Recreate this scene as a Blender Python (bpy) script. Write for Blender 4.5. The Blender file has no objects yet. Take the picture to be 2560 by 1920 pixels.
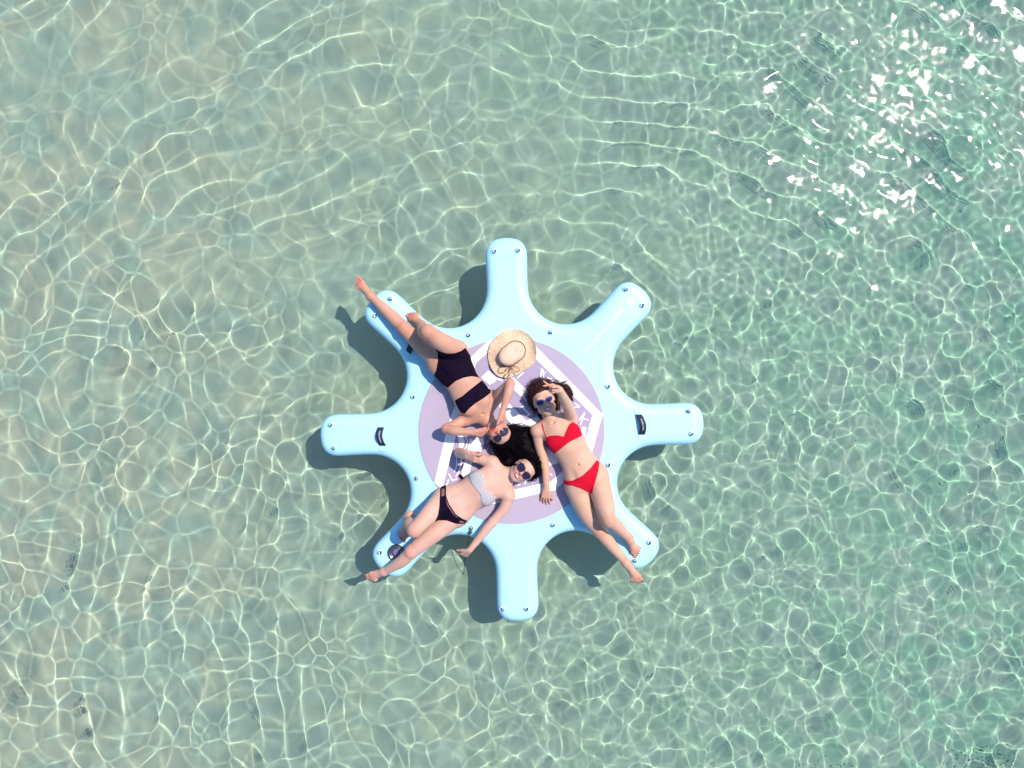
import bpy, bmesh, math, random
import numpy as np
from mathutils import Vector, Matrix

S = bpy.context.scene
COL = S.collection
R = math.radians
# ------------------------------------------------------------------ camera
H = 6.10            # camera height over the still water
FPX = 1971.0        # focal length in pixels of a 2560 px wide frame
ZD = 0.15           # top of the float above the water
cam = bpy.data.cameras.new("camera")
cam_o = bpy.data.objects.new("camera", cam)
COL.objects.link(cam_o)
cam_o.location = (0, 0, H)
cam.sensor_width = 36
cam.lens = 36 * FPX / 2560
cam.clip_end = 6000
S.camera = cam_o
# ------------------------------------------------------------------ sky, sun, exposure
ZEN = 31.0
AZ = math.atan2(660, 977)
W = bpy.data.worlds.new("World")
S.world = W
W.use_nodes = True
_bg = W.node_tree.nodes['Background']
_sk = W.node_tree.nodes.new('ShaderNodeTexSky')
_sk.sky_type = 'NISHITA'
_sk.sun_disc = False
_sk.sun_elevation = R(90 - ZEN)
_sk.sun_rotation = math.pi / 2 - AZ
_tn = W.node_tree.nodes.new('ShaderNodeMix')      # blue-cyan tint added to the sky light to colour the shadows
_tn.data_type = 'RGBA'; _tn.blend_type = 'MULTIPLY'; _tn.inputs[0].default_value = 1.0
_tn.inputs[7].default_value = (0.68, 1.02, 1.26, 1)
W.node_tree.links.new(_sk.outputs[0], _tn.inputs[6])
W.node_tree.links.new(_tn.outputs[2], _bg.inputs[0])
_bg.inputs[1].default_value = 0.125
sun = bpy.data.lights.new("sun", "SUN")
sun.energy = 4.7
sun.angle = R(0.5)
sun.color = (1.0, 0.86, 0.75)
sun.cycles.is_caustics_light = True
sun_o = bpy.data.objects.new("sun", sun)
COL.objects.link(sun_o)
_d = Vector((math.cos(AZ) * math.sin(R(ZEN)), math.sin(AZ) * math.sin(R(ZEN)), math.cos(R(ZEN))))
sun_o.location = _d * 30
sun_o.rotation_euler = _d.to_track_quat('Z', 'Y').to_euler()
S.view_settings.view_transform = 'Standard'
S.view_settings.look = 'None'
S.view_settings.exposure = 0.25
S.view_settings.gamma = 1
S.cycles.use_denoising = True
S.cycles.caustics_refractive = True
S.cycles.caustics_reflective = True
S.cycles.sample_clamp_indirect = 4
S.cycles.max_bounces = 8

rng = np.random.default_rng(11)
random.seed(5)

# ------------------------------------------------------------------ helpers
def P(u, v, z=0.0):
    """photo pixel (2560 frame) at height z above the deck -> world point"""
    k = (H - ZD - z) / FPX
    return Vector(((u - 1280) * k, -(v - 960) * k, ZD + z))

def c2(x, y): return (860 + x / 4.1475, 660 + y / 4.1475)
def c3(x, y): return (1060 + x / 4.1475, 900 + y / 4.1475)
def c4(x, y): return (880 + x / 3.770, 1120 + y / 3.770)
def c5(x, y): return (1280 + x / 4.608, 920 + y / 4.608)
def c6(x, y): return (1280 + x / 4.1475, 1200 + y / 4.1475)
def c7(x, y): return (1040 + x / 3.19, 820 + y / 3.19)
def f2(x, y): return (x * 1.15732, y * 1.15732)
def Q(conv, x, y, z=0.0):
    u, v = conv(x, y)
    return P(u, v, z)

def mat(name, col, rough=0.5, bump=None, var=None, **kw):
    """principled material; var=(scale, colour2, detail) mottles the colour, bump=(scale, strength)"""
    m = bpy.data.materials.new(name)
    m.use_nodes = True
    t = m.node_tree
    b = t.nodes['Principled BSDF']
    b.inputs['Base Color'].default_value = (*col, 1)
    b.inputs['Roughness'].default_value = rough
    for k, v in kw.items():
        b.inputs[k.replace('_', ' ')].default_value = v
    tc = t.nodes.new('ShaderNodeTexCoord')
    if var:
        n = t.nodes.new('ShaderNodeTexNoise')
        n.inputs['Scale'].default_value = var[0]
        n.inputs['Detail'].default_value = 3
        t.links.new(tc.outputs['Object'], n.inputs['Vector'])
        cr = t.nodes.new('ShaderNodeValToRGB')
        cr.color_ramp.elements[0].position = 0.35
        cr.color_ramp.elements[1].position = 0.65
        cr.color_ramp.elements[0].color = (*col, 1)
        cr.color_ramp.elements[1].color = (*var[1], 1)
        t.links.new(n.outputs['Fac'], cr.inputs['Fac'])
        t.links.new(cr.outputs['Color'], b.inputs['Base Color'])
    if bump:
        n = t.nodes.new('ShaderNodeTexNoise')
        n.inputs['Scale'].default_value = bump[0]
        n.inputs['Detail'].default_value = 4
        t.links.new(tc.outputs['Object'], n.inputs['Vector'])
        bp = t.nodes.new('ShaderNodeBump')
        bp.inputs['Strength'].default_value = bump[1]
        bp.inputs['Distance'].default_value = 0.01
        t.links.new(n.outputs['Fac'], bp.inputs['Height'])
        t.links.new(bp.outputs['Normal'], b.inputs['Normal'])
    return m

def link(name, me, mats=(), parent=None, smooth=True):
    o = bpy.data.objects.new(name, me)
    COL.objects.link(o)
    for m in mats:
        me.materials.append(m)
    if smooth and len(me.polygons):
        me.polygons.foreach_set('use_smooth', np.ones(len(me.polygons), bool))
    if parent is not None:
        o.parent = parent
        o.matrix_parent_inverse = parent.matrix_basis.inverted()
    return o

def pymesh(name, verts, faces, mats=(), parent=None, smooth=True):
    me = bpy.data.meshes.new(name)
    me.from_pydata([tuple(v) for v in verts], [], [tuple(f) for f in faces])
    me.update()
    return link(name, me, mats, parent, smooth)

def quadmesh(name, co, f, mats=(), parent=None, smooth=True, midx=None):
    me = bpy.data.meshes.new(name)
    me.vertices.add(len(co))
    me.vertices.foreach_set('co', np.ascontiguousarray(co, np.float32).ravel())
    me.loops.add(f.size)
    me.loops.foreach_set('vertex_index', np.ascontiguousarray(f, np.int32).ravel())
    me.polygons.add(len(f))
    me.polygons.foreach_set('loop_start', np.arange(0, f.size, 4, dtype=np.int32))
    if midx is not None:
        me.polygons.foreach_set('material_index', midx.astype(np.int32))
    me.update(calc_edges=True)
    return link(name, me, mats, parent, smooth)

def tag(o, label=None, cat=None, group=None, kind=None):
    if label: o['label'] = label
    if cat: o['category'] = cat
    if group: o['group'] = group
    if kind: o['kind'] = kind
    return o

def empty(name, loc):
    o = bpy.data.objects.new(name, None)
    o.empty_display_size = 0.1
    COL.objects.link(o)
    o.location = loc
    return o

class MB:
    """collects simple solids into one mesh"""
    def __init__(s): s.v = []; s.f = []
    def add(s, vs, fs):
        n = len(s.v); s.v += [Vector(v) for v in vs]; s.f += [tuple(i + n for i in f) for f in fs]
    def tube(s, pts, rad, n=8, closed=False):
        pts = [Vector(p) for p in pts]
        if not hasattr(rad, '__len__'): rad = [rad] * len(pts)
        vs = []; prev = None
        L = len(pts)
        for i, p in enumerate(pts):
            if closed: tg = (pts[(i + 1) % L] - pts[i - 1])
            else: tg = pts[min(i + 1, L - 1)] - pts[max(i - 1, 0)]
            if tg.length < 1e-9: tg = Vector((0, 0, 1))
            tg.normalize()
            if prev is None:
                a = tg.cross(Vector((0, 0, 1)))
                if a.length < 1e-3: a = tg.cross(Vector((1, 0, 0)))
            else:
                a = prev - tg * prev.dot(tg)
                if a.length < 1e-6: a = tg.cross(Vector((0, 0, 1)))
            a.normalize(); prev = a
            b = tg.cross(a)
            for j in range(n):
                an = 2 * math.pi * j / n
                vs.append(p + (a * math.cos(an) + b * math.sin(an)) * rad[i])
        fs = []
        for i in range(L if closed else L - 1):
            for j in range(n):
                i2 = (i + 1) % L
                fs.append((i * n + j, i * n + (j + 1) % n, i2 * n + (j + 1) % n, i2 * n + j))
        if not closed:
            fs.append(tuple(range(n - 1, -1, -1)))
            fs.append(tuple(range((L - 1) * n, L * n)))
        s.add(vs, fs)
    def lathe(s, prof, o=Vector((0, 0, 0)), M=None, n=32):
        """prof: (r, z) list, revolved about z; M 3x3 orientation"""
        vs = []; fs = []
        for r, z in prof:
            for j in range(n):
                a = 2 * math.pi * j / n
                p = Vector((r * math.cos(a), r * math.sin(a), z))
                if M is not None: p = M @ p
                vs.append(p + o)
        for i in range(len(prof) - 1):
            for j in range(n):
                fs.append((i * n + j, i * n + (j + 1) % n, (i + 1) * n + (j + 1) % n, (i + 1) * n + j))
        fs.append(tuple(range(n - 1, -1, -1)))
        fs.append(tuple(range((len(prof) - 1) * n, len(prof) * n)))
        s.add(vs, fs)
    def slab(s, poly, z0, z1):
        """prism of a simple polygon (list of xy)"""
        n = len(poly)
        vs = [Vector((p[0], p[1], z0)) for p in poly] + [Vector((p[0], p[1], z1)) for p in poly]
        ar = sum(poly[i][0] * poly[(i + 1) % n][1] - poly[(i + 1) % n][0] * poly[i][1] for i in range(n))
        if ar < 0:
            vs = vs[:n][::-1] + vs[n:][::-1]
        fs = [tuple(range(n - 1, -1, -1)), tuple(range(n, 2 * n))]
        fs += [(i, (i + 1) % n, n + (i + 1) % n, n + i) for i in range(n)]
        s.add(vs, fs)
    def build(s, name, m, parent=None, smooth=True):
        o = pymesh(name, s.v, s.f, [m], parent, smooth)
        bm = bmesh.new(); bm.from_mesh(o.data)
        bmesh.ops.recalc_face_normals(bm, faces=bm.faces)
        bm.to_mesh(o.data); bm.free()
        if smooth:
            try: o.data.set_sharp_from_angle(angle=R(50))
            except Exception: pass
        return o

def spline(pts, n=10, closed=False):
    """Catmull-Rom through pts"""
    pts = [Vector(p) for p in pts]; out = []; L = len(pts)
    rngi = range(L if closed else L - 1)
    for i in rngi:
        if closed: p0, p1, p2, p3 = pts[i - 1], pts[i], pts[(i + 1) % L], pts[(i + 2) % L]
        else: p0, p1, p2, p3 = pts[max(i - 1, 0)], pts[i], pts[i + 1], pts[min(i + 2, L - 1)]
        for j in range(n):
            t = j / n
            out.append(0.5 * ((2 * p1) + (p2 - p0) * t + (2 * p0 - 5 * p1 + 4 * p2 - p3) * t * t + (3 * p1 - p0 - 3 * p2 + p3) * t ** 3))
    if not closed: out.append(pts[-1])
    return out

# ================================================================== SETTING: water and seabed
DEPTH = 0.51

def wave_field(X, Y):
    Z = np.zeros_like(X)
    def smooth(a, b, t):
        t = np.clip((t - a) / (b - a), 0, 1); return t * t * (3 - 2 * t)
    def rand_set(n, l0, l1, slope, dirs=None, spread=math.pi):
        z = np.zeros_like(X)
        for i in range(n):
            lam = math.exp(rng.uniform(math.log(l0), math.log(l1)))
            th = rng.uniform(0, 2 * math.pi) if dirs is None else dirs + rng.uniform(-spread, spread)
            k = 2 * math.pi / lam
            z += (slope / k) * math.sqrt(2 / n) * np.sin(k * (X * math.cos(th) + Y * math.sin(th)) + rng.uniform(0, 6.28))
        return z
    def gauss(n, l0, l1, aniso=None):
        """unit-variance random field and the mean wave number"""
        z = np.zeros_like(X); ks = 0
        for i in range(n):
            lam = math.exp(rng.uniform(math.log(l0), math.log(l1)))
            th = rng.uniform(0, 2 * math.pi) if aniso is None else rng.normal(aniso[0], aniso[1])
            k = 2 * math.pi / lam; ks += k * k
            z += np.sin(k * (X * math.cos(th) + Y * math.sin(th)) + rng.uniform(0, 6.28))
        return z * math.sqrt(2 / n), math.sqrt(ks / n)
    def ridge(f, k, slope, width):
        """narrow rounded crests along the zero lines of f, broad shallow troughs between"""
        e = width * 1.35 * k * .5
        return -slope / k * np.sqrt(f * f + e * e)
    def cells(size, slope, width, warp):
        """crests along the borders of irregular cells, gently hollow in between"""
        wx = X + warp * size * gauss(16, 3 * size, 7 * size)[0]; wy = Y + warp * size * gauss(16, 3 * size, 7 * size)[0]
        gx, gy = wx / size, wy / size; ix, iy = np.floor(gx).astype(int), np.floor(gy).astype(int)
        N_ = 160; J = rng.random((2, N_, N_))
        f1 = np.full(X.shape, 9.0); f2_ = np.full(X.shape, 9.0)
        for dx in (-1, 0, 1):
            for dy in (-1, 0, 1):
                a_, b_ = (ix + dx) % N_, (iy + dy) % N_
                d = np.hypot(ix + dx + .08 + .84 * J[0, a_, b_] - gx, iy + dy + .08 + .84 * J[1, a_, b_] - gy)
                f2_ = np.minimum(f2_, np.maximum(f1, d)); f1 = np.minimum(f1, d)
        e = np.sqrt(((f2_ - f1) * size) ** 2 + width ** 2); L_ = .30 * size
        return -slope * L_ * (1 - np.exp(-e / L_))
    w1 = rand_set(8, 1.2, 3.0, 0.30)
    w2 = rand_set(8, 0.7, 1.5, 0.22)
    cx, cy = 0.6, -2.3
    rr = np.sqrt((X - cx) ** 2 + (Y - cy) ** 2)
    far = smooth(1.2, 2.4, rr)
    lr = smooth(-0.4, 1.2, X - 0.25 * Y - 0.2) * smooth(1.6, 0.0, Y)      # restless lower right
    lowleft = smooth(1.5, -0.6, Y + .35 * (X + 1.5)) * smooth(0.6, -0.8, X)
    fl = np.exp(-((np.sqrt(X ** 2 + (Y + 0.35) ** 2) - 1.40) / 0.40) ** 2)  # ripples thrown off the float
    gA, kA = gauss(40, .38, .66); gB, kB = gauss(40, .30, .50); gC, kC = gauss(44, .22, .40); gD, kD = gauss(50, .15, .28)
    gM, _ = gauss(14, 1.0, 2.4)
    amp = np.clip(.92 + .30 * gM, .5, 1.4)                              # patches of calm and of ruffled water
    kr = 2 * math.pi / .52
    ph = kr * (rr + 0.8 * w1 + 0.45 * w2)
    ring = np.sin(ph) + .26 * gA
    Z = ridge(ring, kr, .056, .025) * far * (1 - .8 * lr) * amp * (1 + .35 * smooth(.8, 2.4, X) * smooth(-.2, 1.0, Y))
    Z += ridge(gA, kA, .034, .025) * (.55 + .20 * lowleft)
    Z += ridge(gB, kB, .044, .024) * (.30 + .10 * lowleft + .30 * lr)
    Z += ridge(gC, kC, .040, .021) * (.12 + .05 * lowleft + .45 * lr + .45 * fl) * amp
    Z += ridge(gD, kD, .036, .018) * (.45 * lr + .7 * fl) * (1.6 - amp)
    Z += cells(.190, .044, .014, .24) * (.52 + .50 * lowleft + .05 * lr) * (.55 + .45 * amp) * (1 - .5 * fl)
    Z += cells(.112, .034, .011, .26) * (.80 * lr) * (.6 + .4 * amp)
    Z += rand_set(46, 0.24, 0.75, 0.024) + rand_set(46, 0.12, 0.26, 0.015) * (1 + .7 * lr)
    Z += rand_set(50, 0.055, 0.12, 0.023) * smooth(.3, 2.2, X) * smooth(-.4, 1.0, Y)   # cat's-paw where the sun glitters
    # die out to a flat sheet at the border
    e = smooth(4.95, 4.35, np.abs(X)) * smooth(3.9, 3.35, np.abs(Y))
    Z = Z * e
    for _ in range(2):                               # capillary smoothing
        Z[1:-1] = (Z[:-2] + 2 * Z[1:-1] + Z[2:]) / 4; Z[:, 1:-1] = (Z[:, :-2] + 2 * Z[:, 1:-1] + Z[:, 2:]) / 4
    return Z

def grid(name, x, y, nx, ny, zf, far, mats):
    xs = np.linspace(-x, x, nx); ys = np.linspace(-y, y, ny)
    X, Y = np.meshgrid(xs, ys)
    co = np.stack([X, Y, zf(X, Y)], -1).reshape(-1, 3)
    i = np.arange(nx * ny).reshape(ny, nx)
    f = np.stack([i[:-1, :-1], i[:-1, 1:], i[1:, 1:], i[1:, :-1]], -1).reshape(-1, 4)
    z0 = co[0, 2]; n = len(co)
    co = np.vstack([co, [[-far, -far, z0], [far, -far, z0], [far, far, z0], [-far, far, z0]]])
    c = [i[0, 0], i[0, -1], i[-1, -1], i[-1, 0]]
    f = np.vstack([f, [[n, n + 1, c[1], c[0]], [n + 1, n + 2, c[2], c[1]], [n + 2, n + 3, c[3], c[2]], [n + 3, n, c[0], c[3]]]])
    return quadmesh(name, co, f, mats)

m = bpy.data.materials.new("sea_water"); m.use_nodes = True
t = m.node_tree; t.nodes.clear()
_o = t.nodes.new('ShaderNodeOutputMaterial')
_r = t.nodes.new('ShaderNodeBsdfRefraction'); _r.inputs['IOR'].default_value = 1.33; _r.inputs['Roughness'].default_value = 0
_r.inputs['Color'].default_value = (0.77, 1.0, 0.93, 1)
_g = t.nodes.new('ShaderNodeBsdfGlossy'); _g.inputs['Roughness'].default_value = 0.06
_f = t.nodes.new('ShaderNodeFresnel'); _f.inputs[0].default_value = 1.33
_x = t.nodes.new('ShaderNodeMixShader')
t.links.new(_f.outputs[0], _x.inputs[0]); t.links.new(_r.outputs[0], _x.inputs[1]); t.links.new(_g.outputs[0], _x.inputs[2])
t.links.new(_x.outputs[0], _o.inputs[0])
water = grid("water", 5.0, 3.95, 1340, 1060, wave_field, 1500, [m])
water.cycles.is_caustics_caster = True
tag(water, kind="structure")

def bed_z(X, Y):
    z = -DEPTH - 0.02 * np.clip(X, -4, 6) + 0.012 * np.sin(X * 1.3 + 0.7 * Y) + 0.01 * np.sin(1.9 * Y - 0.6 * X)
    # sand ripples running down to the right
    s = X * math.cos(R(32)) + Y * math.sin(R(32))
    q = X * -math.sin(R(32)) + Y * math.cos(R(32))
    z = z + 0.0022 * np.sin(2 * math.pi * s / 0.105 + 1.1 * np.sin(3.1 * q) + 0.8 * np.sin(5.3 * q + 2 * s)) * (0.55 + 0.45 * np.sin(1.7 * X + 1.1) * np.sin(1.4 * Y))
    e = np.clip((7.8 - np.maximum(np.abs(X), np.abs(Y) * 1.15)) / 1.0, 0, 1)
    return z * e + (-DEPTH) * (1 - e)

m = bpy.data.materials.new("sandy_seabed"); m.use_nodes = True
t = m.node_tree; b = t.nodes['Principled BSDF']; b.inputs['Roughness'].default_value = 1.0
b.inputs['Specular IOR Level'].default_value = 0.0
tc = t.nodes.new('ShaderNodeTexCoord')
def _noise(scale, detail=3, rough=.5, stretch=None):
    n = t.nodes.new('ShaderNodeTexNoise'); n.inputs['Scale'].default_value = scale
    n.inputs['Detail'].default_value = detail; n.inputs['Roughness'].default_value = rough
    if stretch:
        mp = t.nodes.new('ShaderNodeMapping'); mp.inputs['Rotation'].default_value = (0, 0, R(stretch[0]))
        mp.inputs['Scale'].default_value = stretch[1]
        t.links.new(tc.outputs['Object'], mp.inputs['Vector']); t.links.new(mp.outputs[0], n.inputs['Vector'])
    else:
        t.links.new(tc.outputs['Object'], n.inputs['Vector'])
    return n
def _ramp(src, p0, p1, c0, c1):
    r = t.nodes.new('ShaderNodeValToRGB'); e = r.color_ramp.elements
    e[0].position = p0; e[1].position = p1; e[0].color = (*c0, 1); e[1].color = (*c1, 1)
    t.links.new(src, r.inputs['Fac']); return r
def _mix(fac, a, bb, mode='MIX'):
    x = t.nodes.new('ShaderNodeMix'); x.data_type = 'RGBA'; x.blend_type = mode
    if isinstance(fac, float): x.inputs[0].default_value = fac
    else: t.links.new(fac, x.inputs[0])
    for s_, i in ((a, 6), (bb, 7)):
        if isinstance(s_, tuple): x.inputs[i].default_value = (*s_, 1)
        else: t.links.new(s_, x.inputs[i])
    return x.outputs[2]
# pale sand at left; green tint of deeper water painted into the colour rightward
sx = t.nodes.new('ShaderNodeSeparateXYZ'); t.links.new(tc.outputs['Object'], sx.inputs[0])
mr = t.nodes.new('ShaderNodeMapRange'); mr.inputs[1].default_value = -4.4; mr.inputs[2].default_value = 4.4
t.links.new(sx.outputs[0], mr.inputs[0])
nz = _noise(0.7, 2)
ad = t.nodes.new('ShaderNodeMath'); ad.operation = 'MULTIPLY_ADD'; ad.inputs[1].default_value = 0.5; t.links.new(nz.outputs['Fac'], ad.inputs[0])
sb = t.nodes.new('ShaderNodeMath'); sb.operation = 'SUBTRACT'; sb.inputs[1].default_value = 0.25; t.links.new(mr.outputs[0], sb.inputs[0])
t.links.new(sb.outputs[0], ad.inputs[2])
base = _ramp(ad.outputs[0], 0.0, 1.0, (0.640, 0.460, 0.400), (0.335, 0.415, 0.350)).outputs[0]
n1 = _noise(3.2, 4, .55)
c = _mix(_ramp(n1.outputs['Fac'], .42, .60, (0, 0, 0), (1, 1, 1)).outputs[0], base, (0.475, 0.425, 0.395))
n2 = _noise(5.5, 5, .6, (-32, (1.0, .35, 1)))
c = _mix(_ramp(n2.outputs['Fac'], .50, .74, (0, 0, 0), (.8, .8, .8)).outputs[0], c, (0.385, 0.345, 0.320))
n3 = _noise(160, 2)
c = _mix(_ramp(n3.outputs['Fac'], .66, .76, (0, 0, 0), (.35, .35, .35)).outputs[0], c, (0.18, 0.19, 0.15))
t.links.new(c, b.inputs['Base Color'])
bp = t.nodes.new('ShaderNodeBump'); bp.inputs['Strength'].default_value = .25; bp.inputs['Distance'].default_value = .01
n4 = _noise(9, 5, .6, (-32, (1.0, .4, 1))); t.links.new(n4.outputs['Fac'], bp.inputs['Height']); t.links.new(bp.outputs[0], b.inputs['Normal'])
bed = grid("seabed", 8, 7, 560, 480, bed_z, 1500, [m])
bed.cycles.is_caustics_receiver = True
tag(bed, kind="structure")

# ================================================================== THE FLOAT
# centre, rotation and arm outline (metres)
FC = P(*f2(1106, 928.5))
PXM = FPX / (H - ZD)
KM = 1.15732 / PXM                    # 2212-frame pixels -> metres
ROT = R(1.9)
def float_outline():
    pts = []
    r_v, half, r_tip, rc = 250 * KM, 44.5 * KM, 418 * KM, 37 * KM
    a8 = R(22.5)
    Rc = (r_v * math.sin(a8) - half) / (1 - math.sin(a8)) 
    Rc = (half - r_v * math.sin(a8)) / (math.sin(a8) - 1)
    d = r_v + Rc
    for k in range(8):
        ax = ROT + k * math.pi / 4
        loc = []
        # right side (clockwise side) valley arc end -> straight -> tip -> straight -> valley arc
        xa = d * math.cos(a8)
        def bulge(x):
            s = (x - xa) / (r_tip - rc - xa); return half - 1.8 * KM * math.sin(math.pi * min(max(s * 0.55, 0), 1)) + 3.0 * KM * s
        n = 10
        xs = [xa + (r_tip - rc * 1.05 - xa) * i / n for i in range(n + 1)]
        low = [(x, -bulge(x)) for x in xs]
        hb = bulge(xs[-1])
        # superelliptic tip
        tip = []
        for i in range(1, 24):
            an = -math.pi / 2 + math.pi * i / 24
            cc, ss = math.cos(an), math.sin(an)
            e = 2 / 2.55
            tip.append((xs[-1] + rc * 1.05 * abs(cc) ** e, hb * math.copysign(abs(ss) ** e, ss)))
        loc = low + tip + [(x, -y) for x, y in reversed(low)]
        for x, y in loc:
            pts.append((x * math.cos(ax) - y * math.sin(ax), x * math.sin(ax) + y * math.cos(ax)))
        # valley arc to the next arm
        vx = ax + a8
        cxx, cyy = d * math.cos(vx), d * math.sin(vx)
        a0 = ax - math.pi / 2 + 2 * math.pi
        a0 = math.atan2(d * math.sin(ax) * 0 + (xa * math.sin(ax) + half * math.cos(ax)) - cyy, (xa * math.cos(ax) - half * math.sin(ax)) - cxx)
        ax2 = ax + math.pi / 4
        a1 = math.atan2((xa * math.sin(ax2) - half * math.cos(ax2)) - cyy, (xa * math.cos(ax2) + half * math.sin(ax2)) - cxx)
        while a1 > a0: a1 -= 2 * math.pi
        if a0 - a1 > math.pi * 1.2: a1 += 2 * math.pi
        for i in range(1, 16):
            a = a0 + (a1 - a0) * i / 16
            pts.append((cxx + Rc * math.cos(a), cyy + Rc * math.sin(a)))
    A = np.array(pts)
    # resample evenly and smooth the joints
    D_ = np.r_[0, np.cumsum(np.linalg.norm(np.diff(np.vstack([A, A[:1]]), axis=0), axis=1))]
    tt = np.linspace(0, D_[-1], 1201)[:-1]
    A2 = np.stack([np.interp(tt, D_, np.r_[A[:, i], A[0, i]]) for i in range(2)], -1)
    for _ in range(14):
        A2 = (np.roll(A2, 1, 0) + 2 * A2 + np.roll(A2, -1, 0)) / 4
    return A2
OUT = float_outline()
def offset_ring(A, s):
    T = np.roll(A, -1, 0) - np.roll(A, 1, 0)
    T /= np.linalg.norm(T, axis=1)[:, None]
    Nn = np.stack([T[:, 1], -T[:, 0]], -1)         # outward for a counter-clockwise outline
    return A - Nn * s
m_hull = mat("pale_blue_pvc", (0.36, 0.66, 0.79), .5, bump=(14, .12), var=(2.2, (0.385, 0.68, 0.805)))
m_patch = mat("pale_blue_patch", (0.40, 0.69, 0.81), .5)
m_navy = mat("navy_webbing", (0.006, 0.008, 0.03), .6, bump=(900, .3))
m_steel = mat("ring_steel", (0.62, 0.66, 0.68), .22, Metallic=1.0)
m_white = mat("white_print", (0.86, 0.83, 0.87), .6, bump=(700, .15))
m_lilac = mat("lilac_foam", (0.37, 0.32, 0.42), .75, bump=(600, .3), var=(3.0, (0.395, 0.34, 0.44)))
m_grey = mat("grey_lilac_foam", (0.35, 0.295, 0.43), .75, bump=(600, .3))
m_letter = mat("white_lettering", (0.72, 0.80, 0.88), .45)

flo = empty("inflatable_float", (FC.x, FC.y, 0))
tag(flo, "pale blue eight-armed inflatable float with a lilac round deck", "inflatable float")
RE = 0.062
ZB = -0.055
prof = [(0.02, ZB)]
for i in range(0, 9):
    a = -math.pi / 2 + math.pi / 2 * i / 8
    prof.append((RE - RE * math.cos(a), ZB + RE + RE * math.sin(a)))
for i in range(0, 13):
    a = math.pi / 2 * i / 12
    prof.append((RE * 0.95 * (1 - math.cos(a)), ZD - 0.003 - RE + RE * math.sin(a)))
prof += [(RE + .012, ZD - .0008), (RE + .020, ZD)]
vs = []; fs = []
n = len(OUT)
cen = np.array([FC.x, FC.y])
for s, z in prof:
    ring = offset_ring(OUT, s) if s > 0 else OUT
    if s > RE:
        for _ in range(6): ring = (np.roll(ring, 1, 0) + 2 * ring + np.roll(ring, -1, 0)) / 4
    vs += [(x + cen[0], y + cen[1], z) for x, y in ring]
for i in range(len(prof) - 1):
    for j in range(n):
        fs.append((i * n + j, i * n + (j + 1) % n, (i + 1) * n + (j + 1) % n, (i + 1) * n + j))
def cap(first, z, flip):
    """close the star-shaped outline with rings shrinking to the centre"""
    global vs, fs
    prev = first; rim_ = vs[first:first + n]
    for k_ in (.985, .85, .7, .55, .4, .25, .1):
        st = len(vs)
        vs += [(cen[0] + (x - cen[0]) * k_, cen[1] + (y - cen[1]) * k_, z) for x, y, _ in rim_]
        for j in range(n):
            q_ = (prev + j, prev + (j + 1) % n, st + (j + 1) % n, st + j)
            fs.append(q_[::-1] if flip else q_)
        prev = st
    vs.append((cen[0], cen[1], z))
    for j in range(n):
        q_ = (prev + j, prev + (j + 1) % n, len(vs) - 1)
        fs.append(q_[::-1] if flip else q_)
cap(0, ZB, True)
cap((len(prof) - 1) * n, ZD, False)
hull = pymesh("hull", vs, fs, [m_hull], flo)
# thin welded seam tape along the rail
mb = MB()
ring = offset_ring(OUT, RE + .012)[::3]
mb.tube([(x + cen[0], y + cen[1], ZD - .0035) for x, y in ring], .0022, 5, closed=True)
mb.build("seam", m_patch, flo)

# round foam deck
PC = P(*f2(1105, 931)); PR = 200.5 * KM
pad = MB(); pad.slab([(PC.x + PR * math.cos(a), PC.y + PR * math.sin(a)) for a in np.linspace(0, 2 * math.pi, 161)[:-1]], ZD + .0005, ZD + .006)
pad_o = pad.build("deck_pad", m_lilac, flo)

def clip_circle(poly):
    cl = [(PC.x + (PR - .001) * math.cos(a), PC.y + (PR - .001) * math.sin(a)) for a in np.linspace(0, 2 * math.pi, 121)[:-1]]
    out = poly
    for i in range(len(cl)):
        a, b_ = cl[i], cl[(i + 1) % len(cl)]
        def ins(p): return (b_[0] - a[0]) * (p[1] - a[1]) - (b_[1] - a[1]) * (p[0] - a[0]) >= 0
        new = []
        for j in range(len(out)):
            p, q = out[j - 1], out[j]
            ip, iq = ins(p), ins(q)
            if ip != iq:
                d1 = (b_[0] - a[0]) * (p[1] - a[1]) - (b_[1] - a[1]) * (p[0] - a[0])
                d2 = (b_[0] - a[0]) * (q[1] - a[1]) - (b_[1] - a[1]) * (q[0] - a[0])
                tt_ = d1 / (d1 - d2)
                new.append((p[0] + (q[0] - p[0]) * tt_, p[1] + (q[1] - p[1]) * tt_))
            if iq: new.append(q)
        out = new
        if not out: break
    return out
def sheet(mb, polys, z):
    for poly in polys:
        pw = [tuple(Q(c7, x, y).xy) for x, y in poly]
        ar = sum(pw[i][0] * pw[(i + 1) % len(pw)][1] - pw[(i + 1) % len(pw)][0] * pw[i][1] for i in range(len(pw)))
        if ar < 0: pw = pw[::-1]
        pw = clip_circle(pw)
        if len(pw) > 2: mb.slab(pw, z, z + .0012 + .00015 * (len(mb.v) % 97) / 97 + .00011 * len(mb.f) / 40)
def stroke(pts, w):
    """a quad strip per segment, in crop pixels"""
    out = []
    for (x0, y0), (x1, y1) in zip(pts[:-1], pts[1:]):
        L_ = math.hypot(x1 - x0, y1 - y0); nx_, ny_ = -(y1 - y0) / L_ * w / 2, (x1 - x0) / L_ * w / 2
        out.append([(x0 + nx_, y0 + ny_), (x1 + nx_, y1 + ny_), (x1 - nx_, y1 - ny_), (x0 - nx_, y0 - ny_)])
    return out
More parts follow.
